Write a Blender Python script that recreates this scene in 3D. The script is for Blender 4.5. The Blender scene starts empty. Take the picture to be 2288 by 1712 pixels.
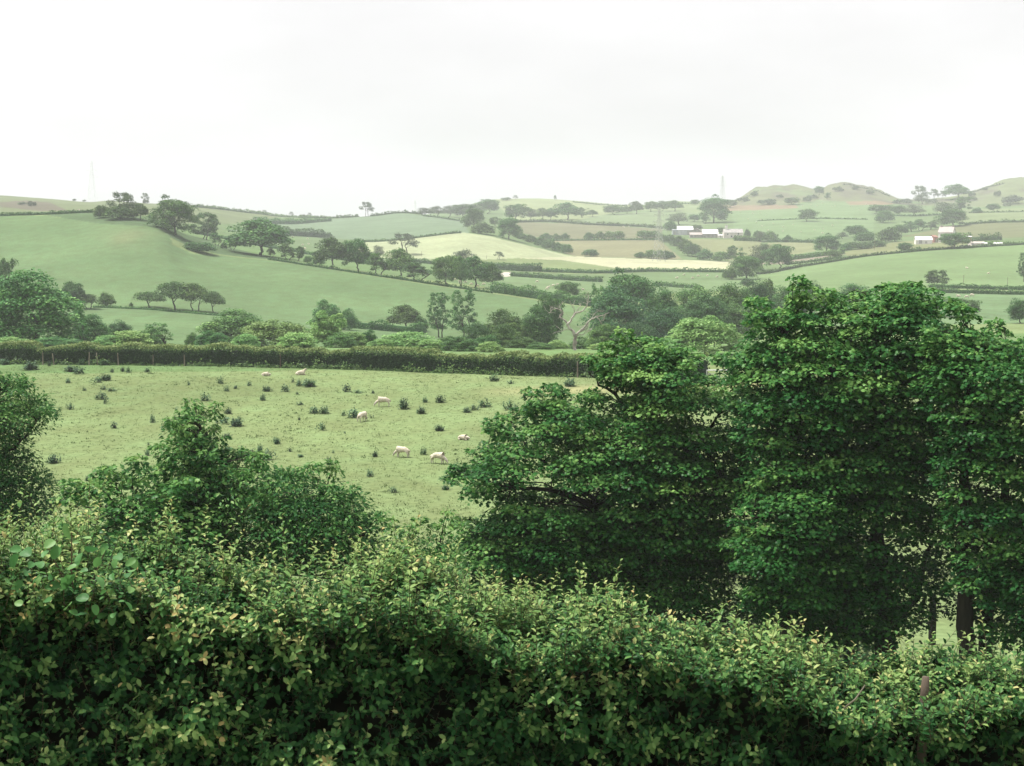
import bpy, math, random
import numpy as np
from mathutils import Vector, Matrix

# ------------------------------------------------------------------ camera
FPX, CXP, CYP, VH = 3400.0, 1144.0, 856.0, 560.0      # focal length, centre and eye level in photograph pixels
PITCH = math.atan((CYP - VH) / FPX)
EYE = 16.0
HAZE = 0.00020
SC = bpy.context.scene
COL = SC.collection
cam_d = bpy.data.cameras.new('camera'); cam = bpy.data.objects.new('camera', cam_d); COL.objects.link(cam)
cam_d.sensor_width = 36.0; cam_d.lens = 36.0 * FPX / 2288.0
cam_d.clip_start = 0.5; cam_d.clip_end = 12000
cam.location = (0, 0, EYE); cam.rotation_euler = (math.radians(90) - PITCH, 0, 0)
SC.camera = cam

# ------------------------------------------------------------------ sky and sun
SUN_EL, SUN_AZ = math.radians(64), math.radians(-75)   # veiled sun, high, ahead and to the left
w = bpy.data.worlds.new('World'); SC.world = w; w.use_nodes = True
nt = w.node_tree; nt.nodes.clear()
sky = nt.nodes.new('ShaderNodeTexSky'); sky.sky_type = 'NISHITA'; sky.sun_disc = False
sky.sun_elevation = SUN_EL; sky.sun_rotation = SUN_AZ
sky.air_density = 1.0; sky.dust_density = 3.0; sky.ozone_density = 1.0
hs = nt.nodes.new('ShaderNodeHueSaturation'); hs.inputs['Saturation'].default_value = 0.12
bg = nt.nodes.new('ShaderNodeBackground'); bg.inputs['Strength'].default_value = 0.066
wo = nt.nodes.new('ShaderNodeOutputWorld')
veil = nt.nodes.new('ShaderNodeMix'); veil.data_type = 'RGBA'; veil.inputs[0].default_value = 0.85   # an even layer of cloud over most of the sky
veil.inputs[7].default_value = (10.0, 10.1, 10.3, 1)
tcw = nt.nodes.new('ShaderNodeTexCoord'); cn = nt.nodes.new('ShaderNodeTexNoise'); cn.inputs['Scale'].default_value = 2.2; cn.inputs['Detail'].default_value = 5
mpw = nt.nodes.new('ShaderNodeMapping'); mpw.inputs['Scale'].default_value = (1, 1, 3.2)
cr = nt.nodes.new('ShaderNodeValToRGB'); cr.color_ramp.elements[0].position = .30; cr.color_ramp.elements[1].position = .62
cr.color_ramp.elements[0].color = (.70, .70, .71, 1); cr.color_ramp.elements[1].color = (1.02, 1.02, 1.03, 1)
cm = nt.nodes.new('ShaderNodeMix'); cm.data_type = 'RGBA'; cm.blend_type = 'MULTIPLY'; cm.inputs[0].default_value = 1; cm.inputs[7].default_value = (9.45, 9.2, 9.35, 1)
nt.links.new(tcw.outputs['Generated'], mpw.inputs[0]); nt.links.new(mpw.outputs[0], cn.inputs['Vector']); nt.links.new(cn.outputs['Fac'], cr.inputs[0]); nt.links.new(cr.outputs[0], cm.inputs[6]); sx = nt.nodes.new('ShaderNodeSeparateXYZ'); nt.links.new(tcw.outputs['Generated'], sx.inputs[0])
gr = nt.nodes.new('ShaderNodeMapRange'); gr.inputs['From Min'].default_value = 0.0; gr.inputs['From Max'].default_value = 1.0; gr.inputs['To Min'].default_value = 0.62; gr.inputs['To Max'].default_value = 1.75   # an overcast sky is brightest overhead
nt.links.new(sx.outputs['Z'], gr.inputs['Value']); cg = nt.nodes.new('ShaderNodeVectorMath'); cg.operation = 'SCALE'
nt.links.new(cm.outputs[2], cg.inputs[0]); nt.links.new(gr.outputs[0], cg.inputs['Scale']); nt.links.new(cg.outputs[0], veil.inputs[7])
nt.links.new(sky.outputs[0], hs.inputs['Color']); nt.links.new(hs.outputs[0], veil.inputs[6]); nt.links.new(veil.outputs[2], bg.inputs['Color']); nt.links.new(bg.outputs[0], wo.inputs[0])
sd = bpy.data.lights.new('sun', 'SUN'); sd.energy = 3.9; sd.angle = math.radians(9); sd.color = (1.0, 0.96, 0.88)
so = bpy.data.objects.new('sun', sd); COL.objects.link(so)
sdir = Vector((math.sin(SUN_AZ) * math.cos(SUN_EL), math.cos(SUN_AZ) * math.cos(SUN_EL), math.sin(SUN_EL)))
so.rotation_euler = (-sdir).to_track_quat('-Z', 'Y').to_euler(); so.location = (0, 0, 80)
SC.view_settings.view_transform = 'Standard'; SC.view_settings.look = 'None'
SC.view_settings.gamma = 1; SC.view_settings.use_curve_mapping = False
SC.view_settings.exposure = 1.05
SC.cycles.max_bounces = 5; SC.cycles.diffuse_bounces = 3; SC.cycles.glossy_bounces = 1
SC.cycles.transmission_bounces = 2; SC.cycles.volume_bounces = 1
SC.cycles.use_denoising = True
SC.render.film_transparent = False

# ------------------------------------------------------------------ helpers
def ray(u, v):
    a = (np.asarray(u, float) - CXP) / FPX; b = (CYP - np.asarray(v, float)) / FPX
    dy = math.cos(PITCH) + b * math.sin(PITCH); dz = -math.sin(PITCH) + b * math.cos(PITCH)
    return a / dy, dz / dy
def at(u, v, Y):
    xs, zs = ray(u, v)
    return np.stack([xs * Y, np.ones_like(xs) * Y, EYE + zs * Y], -1)
def to_px(x, y, z):
    zc = z - EYE
    f = y * math.cos(PITCH) - zc * math.sin(PITCH); up = y * math.sin(PITCH) + zc * math.cos(PITCH)
    return CXP + FPX * x / f, CYP - FPX * up / f

def pchip_slopes(X, Y):
    h = np.diff(X, axis=0); d = np.diff(Y, axis=0) / h
    m = np.zeros_like(Y)
    w1 = 2 * h[1:] + h[:-1]; w2 = h[1:] + 2 * h[:-1]
    same = d[1:] * d[:-1] > 0
    with np.errstate(divide='ignore', invalid='ignore'):
        hm = (w1 + w2) / (w1 / d[:-1] + w2 / d[1:])
    m[1:-1] = np.where(same, hm, 0.0)
    m[0] = d[0]; m[-1] = d[-1]
    return m
def pchip1(xp, yp, x):
    xp = np.asarray(xp, float); yp = np.asarray(yp, float)
    m = pchip_slopes(xp, yp)
    x = np.clip(x, xp[0], xp[-1])
    i = np.clip(np.searchsorted(xp, x) - 1, 0, len(xp) - 2)
    h = xp[i + 1] - xp[i]; t = (x - xp[i]) / h
    return ((1 + 2 * t) * (1 - t) ** 2 * yp[i] + t * (1 - t) ** 2 * h * m[i] + t * t * (3 - 2 * t) * yp[i + 1] + t * t * (t - 1) * h * m[i + 1])

def build(name, verts, faces, mat=None, parent=None, attrs=None, smooth=False, mats=None, midx=None):
    """one mesh object from arrays; faces is (M,k)"""
    me = build_mesh(name, verts, faces, mat, attrs, smooth, mats, midx)
    o = bpy.data.objects.new(name, me); COL.objects.link(o)
    if parent is not None: o.parent = parent
    return o
def build_mesh(name, verts, faces, mat=None, attrs=None, smooth=False, mats=None, midx=None):
    verts = np.asarray(verts, np.float32); 
    me = bpy.data.meshes.new(name)
    if isinstance(faces, np.ndarray):
        M, k = faces.shape
        me.vertices.add(len(verts)); me.vertices.foreach_set('co', verts.ravel())
        me.loops.add(M * k); me.loops.foreach_set('vertex_index', faces.astype(np.int32).ravel())
        me.polygons.add(M); me.polygons.foreach_set('loop_start', np.arange(0, M * k, k, dtype=np.int32))
    else:
        me.from_pydata([tuple(map(float, q)) for q in verts], [], [tuple(int(i) for i in f) for f in faces])
    if attrs:
        for an, av in attrs.items():
            av = np.asarray(av, np.float32)
            if av.ndim == 1:
                a = me.attributes.new(an, 'FLOAT', 'POINT'); a.data.foreach_set('value', av)
            else:
                a = me.attributes.new(an, 'FLOAT_COLOR', 'POINT'); a.data.foreach_set('color', av.ravel())
    for m_ in (mats or ([mat] if mat else [])): me.materials.append(m_)
    if midx is not None: me.polygons.foreach_set('material_index', np.asarray(midx, np.int32))
    me.update(calc_edges=True)
    if smooth: me.polygons.foreach_set('use_smooth', np.ones(len(me.polygons), bool))
    return me
def tag(o, label=None, cat=None, group=None, kind=None):
    if label: o['label'] = label
    if cat: o['category'] = cat
    if group: o['group'] = group
    if kind: o['kind'] = kind
    return o
def empty(name, loc, rz=0.0, label=None, cat=None, group=None):
    o = bpy.data.objects.new(name, None); COL.objects.link(o)
    o.location = loc; o.rotation_euler = (0, 0, rz); o.empty_display_size = 0.3
    return tag(o, label, cat, group)
def copy_tree(src, loc, rz=0.0, scale=None, label=None, cat=None, group=None):
    """a thing copied together with its parts (shared mesh data)"""
    r = src.copy(); COL.objects.link(r); r.location = loc; r.rotation_euler = (0, 0, rz)
    if scale is not None: r.scale = scale
    for ch in src.children:
        c = ch.copy(); COL.objects.link(c); c.parent = r
        for g in ch.children:
            d = g.copy(); COL.objects.link(d); d.parent = c
    return tag(r, label, cat, group)

class MB:
    """collects tubes, boxes and polygons into one mesh"""
    def __init__(s): s.v = []; s.f = []; s.n = 0
    def add(s, v, f):
        s.v.extend([tuple(map(float, q)) for q in v]); s.f.extend([tuple(int(i) + s.n for i in q) for q in f]); s.n += len(v)
    def box(s, c, d, rz=0.0):
        x, y, z = [q / 2 for q in d]; co, si = math.cos(rz), math.sin(rz)
        v = []
        for dz in (-z, z):
            for dx, dy in ((-x, -y), (x, -y), (x, y), (-x, y)):
                v.append((c[0] + dx * co - dy * si, c[1] + dx * si + dy * co, c[2] + dz))
        s.add(v, [(0, 3, 2, 1), (4, 5, 6, 7), (0, 1, 5, 4), (1, 2, 6, 5), (2, 3, 7, 6), (3, 0, 4, 7)])
    def tube(s, pts, rad, sides=6, cap=True):
        pts = [Vector(p) for p in pts]; n = len(pts); v = []; f = []
        ref = Vector((0.31, 0.87, 0.2))
        for i, p in enumerate(pts):
            t = (pts[min(i + 1, n - 1)] - pts[max(i - 1, 0)]); t = t.normalized() if t.length > 1e-9 else Vector((0, 0, 1))
            a = t.cross(ref); a = a.normalized() if a.length > 1e-3 else t.orthogonal().normalized()
            b = t.cross(a); r = rad[i] if hasattr(rad, '__len__') else rad
            for k in range(sides):
                q = 2 * math.pi * k / sides
                v.append(p + a * (r * math.cos(q)) + b * (r * math.sin(q)))
        for i in range(n - 1):
            for k in range(sides):
                k2 = (k + 1) % sides
                f.append((i * sides + k, i * sides + k2, (i + 1) * sides + k2, (i + 1) * sides + k))
        if cap:
            f.append(tuple(range(sides - 1, -1, -1))); f.append(tuple((n - 1) * sides + k for k in range(sides)))
        s.add(v, f)
    def mesh(s, name, mat, smooth=False): return build_mesh(name, s.v, s.f, mat, smooth=smooth)
    def build(s, name, mat, parent=None, smooth=False): return build(name, s.v, s.f, mat, parent, smooth=smooth)

# ------------------------------------------------------------------ materials
def new_mat(name):
    m = bpy.data.materials.new(name); m.use_nodes = True; m.node_tree.nodes.clear()
    return m, m.node_tree
def N(t, kind, **kw):
    n = t.nodes.new(kind)
    for k, v in kw.items():
        if k in n.inputs.keys() if isinstance(k, str) else False: n.inputs[k].default_value = v
        else: setattr(n, k, v)
    return n
def ramp(t, stops):
    r = t.nodes.new('ShaderNodeValToRGB'); e = r.color_ramp.elements
    while len(e) > 1: e.remove(e[-1])
    e[0].position = stops[0][0]; e[0].color = (*stops[0][1], 1)
    for p, c in stops[1:]:
        q = e.new(p); q.color = (*c, 1)
    return r
def leaf_mat(name, stops, trans=0.28, gloss=0.35, rough=0.45, vary=0.25, hue=0.02):
    m, t = new_mat(name); L = t.links
    at_ = N(t, 'ShaderNodeAttribute', attribute_name='tint')
    r = ramp(t, stops); L.new(at_.outputs['Fac'], r.inputs[0])
    oi = N(t, 'ShaderNodeObjectInfo')
    mr = N(t, 'ShaderNodeMapRange'); mr.inputs['To Min'].default_value = 1 - vary; mr.inputs['To Max'].default_value = 1 + vary
    L.new(oi.outputs['Random'], mr.inputs['Value'])
    mh = N(t, 'ShaderNodeMapRange'); mh.inputs['To Min'].default_value = 0.5 - hue; mh.inputs['To Max'].default_value = 0.5 + hue
    fr = N(t, 'ShaderNodeMath', operation='FRACT'); mu = N(t, 'ShaderNodeMath', operation='MULTIPLY'); mu.inputs[1].default_value = 7.31
    L.new(oi.outputs['Random'], mu.inputs[0]); L.new(mu.outputs[0], fr.inputs[0]); L.new(fr.outputs[0], mh.inputs['Value'])
    h = N(t, 'ShaderNodeHueSaturation'); L.new(r.outputs[0], h.inputs['Color']); L.new(mr.outputs[0], h.inputs['Value']); L.new(mh.outputs[0], h.inputs['Hue'])
    p = N(t, 'ShaderNodeBsdfPrincipled'); p.inputs['Roughness'].default_value = rough; p.inputs['Specular IOR Level'].default_value = gloss
    L.new(h.outputs[0], p.inputs['Base Color'])
    tr = N(t, 'ShaderNodeBsdfTranslucent'); L.new(h.outputs[0], tr.inputs['Color'])
    mx = N(t, 'ShaderNodeMixShader'); mx.inputs[0].default_value = trans
    L.new(p.outputs[0], mx.inputs[1]); L.new(tr.outputs[0], mx.inputs[2])
    o = N(t, 'ShaderNodeOutputMaterial'); L.new(mx.outputs[0], o.inputs[0])
    return m
def plain_mat(name, c1, c2, scale=6.0, rough=0.8, spec=0.2, bump=0.0, stretch=(1, 1, 1), coord='Object'):
    m, t = new_mat(name); L = t.links
    tc = N(t, 'ShaderNodeTexCoord'); mp = N(t, 'ShaderNodeMapping'); mp.inputs['Scale'].default_value = stretch
    L.new(tc.outputs[coord], mp.inputs[0])
    n = N(t, 'ShaderNodeTexNoise'); n.inputs['Scale'].default_value = scale; n.inputs['Detail'].default_value = 4
    L.new(mp.outputs[0], n.inputs['Vector'])
    r = ramp(t, [(0.32, c1), (0.68, c2)]); L.new(n.outputs['Fac'], r.inputs[0])
    p = N(t, 'ShaderNodeBsdfPrincipled'); p.inputs['Roughness'].default_value = rough; p.inputs['Specular IOR Level'].default_value = spec
    L.new(r.outputs[0], p.inputs['Base Color'])
    if bump:
        b = N(t, 'ShaderNodeBump'); b.inputs['Strength'].default_value = bump; L.new(n.outputs['Fac'], b.inputs['Height']); L.new(b.outputs[0], p.inputs['Normal'])
    o = N(t, 'ShaderNodeOutputMaterial'); L.new(p.outputs[0], o.inputs[0])
    return m

M = {}
M['leaf_far'] = leaf_mat('leaf_far', [(0, (.024, .068, .018)), (.5, (.064, .140, .036)), (1, (.135, .225, .066))], gloss=.08)
M['leaf_mid'] = leaf_mat('leaf_mid', [(0, (.022, .072, .020)), (.5, (.066, .162, .044)), (1, (.170, .300, .086))], gloss=.10)
M['leaf_dark'] = leaf_mat('leaf_dark', [(0, (.016, .052, .022)), (.5, (.044, .116, .042)), (1, (.104, .205, .068))], gloss=.10)
M['leaf_bright'] = leaf_mat('leaf_bright', [(0, (.080, .185, .052)), (.5, (.185, .340, .100)), (1, (.330, .470, .180))], gloss=.10)
M['leaf_scrub'] = leaf_mat('leaf_scrub', [(0, (.034, .060, .028)), (.5, (.066, .100, .046)), (1, (.110, .145, .072))], gloss=.06)
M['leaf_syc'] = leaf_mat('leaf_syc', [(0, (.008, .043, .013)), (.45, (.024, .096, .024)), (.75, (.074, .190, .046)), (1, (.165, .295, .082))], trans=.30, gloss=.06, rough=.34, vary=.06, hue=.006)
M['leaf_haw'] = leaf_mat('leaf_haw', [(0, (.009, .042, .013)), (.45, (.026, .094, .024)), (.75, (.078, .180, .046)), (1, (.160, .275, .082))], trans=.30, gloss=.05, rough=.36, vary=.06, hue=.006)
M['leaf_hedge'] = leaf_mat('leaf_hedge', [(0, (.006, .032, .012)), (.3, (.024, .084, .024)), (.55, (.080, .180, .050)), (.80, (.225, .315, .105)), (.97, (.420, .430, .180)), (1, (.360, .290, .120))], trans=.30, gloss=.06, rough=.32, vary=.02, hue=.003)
M['leaf_broad'] = leaf_mat('leaf_broad', [(0, (.04, .125, .038)), (.5, (.08, .20, .058)), (1, (.165, .29, .095))], trans=.35, gloss=.15, rough=.45, vary=.02, hue=.003)
M['leaf_clip'] = leaf_mat('leaf_clip', [(0, (.006, .022, .008)), (.35, (.022, .056, .016)), (.65, (.070, .140, .040)), (1, (.200, .260, .095))], trans=.22, gloss=.06, vary=.05, hue=.004)
M['thistle'] = leaf_mat('thistle', [(0, (.018, .052, .026)), (.5, (.044, .098, .048)), (1, (.100, .165, .082))], trans=.15, gloss=.10, vary=.35)
M['grass'] = leaf_mat('grass', [(0, (.060, .105, .032)), (.5, (.118, .165, .064)), (1, (.190, .225, .100))], trans=.2, gloss=.04, vary=.02)
M['bark'] = plain_mat('bark', (.009, .009, .008), (.028, .025, .020), 9, .9, .1, .4, (1, 1, .25))
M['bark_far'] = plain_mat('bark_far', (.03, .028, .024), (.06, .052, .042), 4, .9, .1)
M['core_shade'] = plain_mat('core_shade', (.004, .006, .003), (.012, .012, .007), 14, .95, .05)  # hedge core only: deep shade of the gaps put into the colour
M['stem'] = plain_mat('stem', (.06, .05, .03), (.11, .08, .045), 20, .8, .2)
M['dead_wood'] = plain_mat('dead_wood', (.15, .13, .11), (.40, .37, .33), 2.2, .85, .15, .3, (1, 1, .4))
M['post_grey'] = plain_mat('post_grey', (.10, .085, .065), (.26, .23, .18), 7, .9, .1, .2, (1, 1, .2))
M['post_brown'] = plain_mat('post_brown', (.055, .043, .033), (.13, .105, .08), 7, .9, .1, .2, (1, 1, .2))
M['wool'] = plain_mat('wool', (.42, .36, .28), (.72, .66, .55), 9, .95, .05, .6)
M['metal_pale'] = plain_mat('metal_pale', (.45, .46, .46), (.65, .66, .66), 5, .45, .5)
M['pylon_grey'] = plain_mat('pylon_grey', (.26, .28, .25), (.34, .36, .33), 1, .6, .2)
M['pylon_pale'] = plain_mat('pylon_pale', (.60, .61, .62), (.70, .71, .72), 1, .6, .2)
M['metal_grey'] = plain_mat('metal_grey', (.28, .29, .30), (.40, .41, .42), 1, .6, .4)
M['white_wall'] = plain_mat('white_wall', (.50, .475, .44), (.64, .62, .585), .5, .9, .1)
M['pink_wall'] = plain_mat('pink_wall', (.44, .39, .36), (.56, .51, .48), .5, .9, .1)
M['stone_wall'] = plain_mat('stone_wall', (.16, .15, .14), (.32, .29, .27), .9, .95, .1)
M['slate'] = plain_mat('slate', (.20, .19, .19), (.33, .31, .30), .8, .7, .2)
M['red_roof'] = plain_mat('red_roof', (.27, .235, .22), (.36, .32, .30), .8, .8, .2)
M['rust'] = plain_mat('rust', (.16, .075, .06), (.27, .13, .10), .6, .85, .2)
M['tin_pale'] = plain_mat('tin_pale', (.44, .43, .42), (.62, .61, .60), .35, .5, .4)
M['tin_blue'] = plain_mat('tin_blue', (.22, .24, .26), (.30, .33, .35), .35, .6, .3)
M['glass_dark'] = plain_mat('glass_dark', (.02, .022, .025), (.04, .042, .045), 1, .2, .6)
M['soil'] = plain_mat('soil', (.10, .07, .045), (.20, .14, .09), 2, .95, .05)
M['bale'] = plain_mat('bale', (.70, .70, .68), (.82, .82, .80), 2, .5, .4)
M['rock'] = plain_mat('rock', (.14, .13, .12), (.32, .30, .28), .6, .95, .1)

# ------------------------------------------------------------------ the lie of the land: curves across the view, near to far
# each: list of (u, v, Y) = photograph pixel and distance, or a constant (Y, z)
def crv(pts):
    pts = np.array(pts, float); xs, zs = ray(pts[:, 0], pts[:, 1])
    return xs, pts[:, 2], EYE + zs * pts[:, 2]
CURVES = [
    ('c', -60.0, EYE - 4.0), ('c', 0.0, EYE - 4.1), ('c', 14.0, EYE - 4.4), ('c', 34.0, EYE - 11.0), ('c', 48.0, EYE - 12.2),
    ('p', crv([(0, 1190, 72), (1144, 1190, 70), (2288, 1190, 70)])),
    ('p', crv([(-200, 812, 162), (0, 814, 158), (290, 816, 155), (560, 820, 151), (800, 826, 147), (1000, 834, 142), (1250, 842, 134), (1450, 848, 128), (1700, 854, 120), (2288, 862, 110)])),
    ('p', crv([(0, 770, 200), (600, 775, 195), (1000, 780, 192), (1250, 783, 190), (1500, 790, 178), (2288, 805, 170)])),
    ('p', crv([(0, 770, 262), (500, 776, 258), (1250, 785, 255), (1700, 770, 250), (2288, 760, 240)])),
    ('p', crv([(-200, 665, 372), (0, 672, 366), (208, 686, 360), (500, 706, 350), (768, 729, 340), (1020, 751, 330), (1250, 755, 325), (1500, 740, 322), (1750, 722, 320), (2288, 715, 315)])),
    ('p', crv([(-200, 470, 580), (0, 476, 570), (210, 472, 556), (345, 488, 540), (420, 528, 522), (480, 552, 510), (600, 577, 490), (700, 593, 474), (800, 610, 462), (960, 634, 440), (1100, 655, 420), (1200, 671, 405), (1330, 686, 396), (1500, 676, 392), (1700, 668, 390), (2288, 668, 385)])),
    ('p', crv([(-200, 474, 660), (0, 478, 650), (210, 478, 640), (345, 500, 625), (430, 528, 610), (560, 556, 590), (700, 577, 570), (830, 597, 555), (960, 618, 535), (1120, 637, 520), (1320, 648, 505), (1600, 648, 495), (1750, 645, 485), (2000, 645, 480), (2288, 652, 475)])),
    ('p', crv([(-200, 470, 790), (0, 472, 780), (210, 474, 770), (430, 505, 755), (560, 534, 735), (700, 555, 715), (830, 574, 700), (960, 590, 690), (1120, 605, 680), (1350, 613, 675), (1620, 612, 675), (1700, 611, 680), (1850, 586, 700), (2000, 567, 715), (2288, 547, 730)])),
    ('p', crv([(-200, 458, 910), (0, 460, 900), (210, 463, 895), (430, 488, 885), (560, 515, 875), (700, 534, 870), (815, 543, 866), (920, 534, 862), (1030, 521, 862), (1090, 528, 860), (1160, 543, 858), (1280, 573, 850), (1400, 576, 850), (1630, 585, 850), (1700, 574, 860), (1850, 552, 880), (2000, 541, 890), (2288, 528, 900)])),
    ('p', crv([(-200, 445, 1060), (0, 448, 1050), (210, 456, 1050), (430, 468, 1050), (560, 492, 1050), (700, 508, 1050), (830, 504, 1050), (960, 497, 1045), (1040, 505, 1040), (1120, 512, 1040), (1200, 533, 1030), (1280, 537, 1020), (1500, 535, 1010), (1640, 535, 1010), (1800, 526, 1020), (2000, 522, 1040), (2288, 503, 1060)])),
    ('p', crv([(-200, 432, 1260), (0, 438, 1250), (110, 446, 1250), (205, 453, 1250), (240, 450, 1250), (300, 454, 1250), (450, 461, 1250), (560, 476, 1250), (650, 486, 1250), (740, 488, 1250), (830, 483, 1250), (900, 476, 1245), (960, 481, 1240), (1040, 493, 1240), (1120, 497, 1240), (1280, 499, 1240), (1480, 507, 1240), (1640, 502, 1240), (1800, 490, 1240), (2000, 487, 1250), (2288, 477, 1260)])),
    ('p', crv([(-200, 445, 1560), (0, 450, 1550), (205, 462, 1550), (560, 486, 1540), (740, 492, 1530), (900, 487, 1520), (960, 484, 1510), (1030, 478, 1500), (1060, 470, 1500), (1200, 474, 1500), (1340, 479, 1500), (1500, 472, 1500), (1640, 469, 1500), (1700, 466, 1500), (1800, 461, 1500), (1950, 459, 1500), (2050, 463, 1500), (2160, 462, 1500), (2288, 458, 1500)])),
    ('p', crv([(0, 462, 1860), (900, 486, 1850), (960, 480, 1840), (1030, 465, 1830), (1105, 447, 1820), (1190, 445, 1820), (1280, 450, 1820), (1350, 456, 1820), (1400, 459, 1820), (1450, 458, 1820), (1510, 451, 1820), (1560, 453, 1820), (1620, 452, 1820), (1650, 446, 1820), (1668, 436, 1820), (1690, 424, 1820), (1720, 419, 1820), (1745, 417, 1820), (1790, 420, 1820), (1815, 425, 1820), (1832, 430, 1820), (1850, 419, 1820), (1880, 413, 1820), (1920, 415, 1820), (1960, 426, 1820), (1990, 440, 1820), (2010, 447, 1820), (2060, 448, 1820), (2110, 445, 1820), (2160, 432, 1820), (2200, 423, 1820), (2240, 408, 1820), (2288, 400, 1820), (2400, 392, 1820)])),
    ('c', 2300.0, EYE + 20), ('c', 3400.0, EYE + 10),
]
VT = {}
def vnoise(x, y, seed=0):
    if seed not in VT: VT[seed] = np.random.RandomState(seed).rand(256, 256)
    tab = VT[seed]
    xi = np.floor(x).astype(int); yi = np.floor(y).astype(int); fx = x - xi; fy = y - yi
    fx = fx * fx * (3 - 2 * fx); fy = fy * fy * (3 - 2 * fy)
    g = lambda a, b: tab[a & 255, b & 255]
    return (g(xi, yi) * (1 - fx) + g(xi + 1, yi) * fx) * (1 - fy) + (g(xi, yi + 1) * (1 - fx) + g(xi + 1, yi + 1) * fx) * fy - 0.5
def terrain(x, y):
    x = np.atleast_1d(np.asarray(x, float)).ravel(); y = np.atleast_1d(np.asarray(y, float)).ravel()
    out = np.empty(len(x))
    for s in range(0, len(x), 60000):
        xx = x[s:s + 60000]; yy = y[s:s + 60000]
        xs = xx / np.maximum(yy, 40.0)
        Yk = []; Zk = []
        for c in CURVES:
            if c[0] == 'c': Yk.append(np.full(len(xx), c[1])); Zk.append(np.full(len(xx), c[2]))
            else:
                px, py, pz = c[1]
                Yk.append(pchip1(px, py, xs)); Zk.append(pchip1(px, pz, xs))
        Yk = np.array(Yk); Zk = np.array(Zk)
        m = pchip_slopes(Yk, Zk)
        q = np.clip(yy, Yk[0], Yk[-1])
        i = np.clip((Yk <= q).sum(0) - 1, 0, len(Yk) - 2); c_ = np.arange(len(xx))
        h = Yk[i + 1, c_] - Yk[i, c_]; t = (q - Yk[i, c_]) / h
        z = ((1 + 2 * t) * (1 - t) ** 2 * Zk[i, c_] + t * (1 - t) ** 2 * h * m[i, c_] + t * t * (3 - 2 * t) * Zk[i + 1, c_] + t * t * (t - 1) * h * m[i + 1, c_])
        bump = 0.10 * vnoise(xx / 5, yy / 5, 1) * np.clip((yy - 30) / 30, 0, 1) + 1.0 * vnoise(xx / 70, yy / 70, 2) * np.clip((yy - 200) / 400, 0, 1)
        rough = np.clip((yy - 1600) / 150, 0, 1) * np.clip((xs - .145) / .01, 0, 1) * 5.5 * (vnoise(xx / 24, yy / 24, 3) + .6 * vnoise(xx / 9, yy / 9, 4))
        out[s:s + 60000] = z + bump + rough
    return out
def ground(u, v, ymin=40.0, ymax=1900.0):
    """first point where the ray through a photograph pixel meets the land"""
    xs, zs = ray(u, v)
    Y = np.geomspace(ymin, ymax, 420); d = terrain(xs * Y, Y) - (EYE + zs * Y); k = np.nonzero(d >= 0)[0]
    k = int(k[0]) if len(k) else int(np.argmax(d / Y))
    Y = np.linspace(Y[max(k - 1, 0)], Y[min(k + 1, 419)], 60)
    d = terrain(xs * Y, Y) - (EYE + zs * Y)
    k = np.nonzero(d >= 0)[0]
    if len(k) == 0: k = int(np.argmax(d / Y))
    else: k = int(k[0])
    return np.array([xs * Y[k], Y[k], terrain(xs * Y[k], Y[k])[0]])
def foot(u, Y):
    xs, _ = ray(u, 700); x = xs * Y
    return np.array([x, Y, terrain(x, Y)[0]])

def in_poly(px, py, poly):
    poly = np.asarray(poly, float); inside = np.zeros(len(px), bool); n = len(poly); j = n - 1
    for i in range(n):
        xi, yi = poly[i]; xj, yj = poly[j]
        if yi != yj:
            c = ((yi > py) != (yj > py)) & (px < (xj - xi) * (py - yi) / (yj - yi) + xi)
            inside ^= c
        j = i
    return inside
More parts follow.
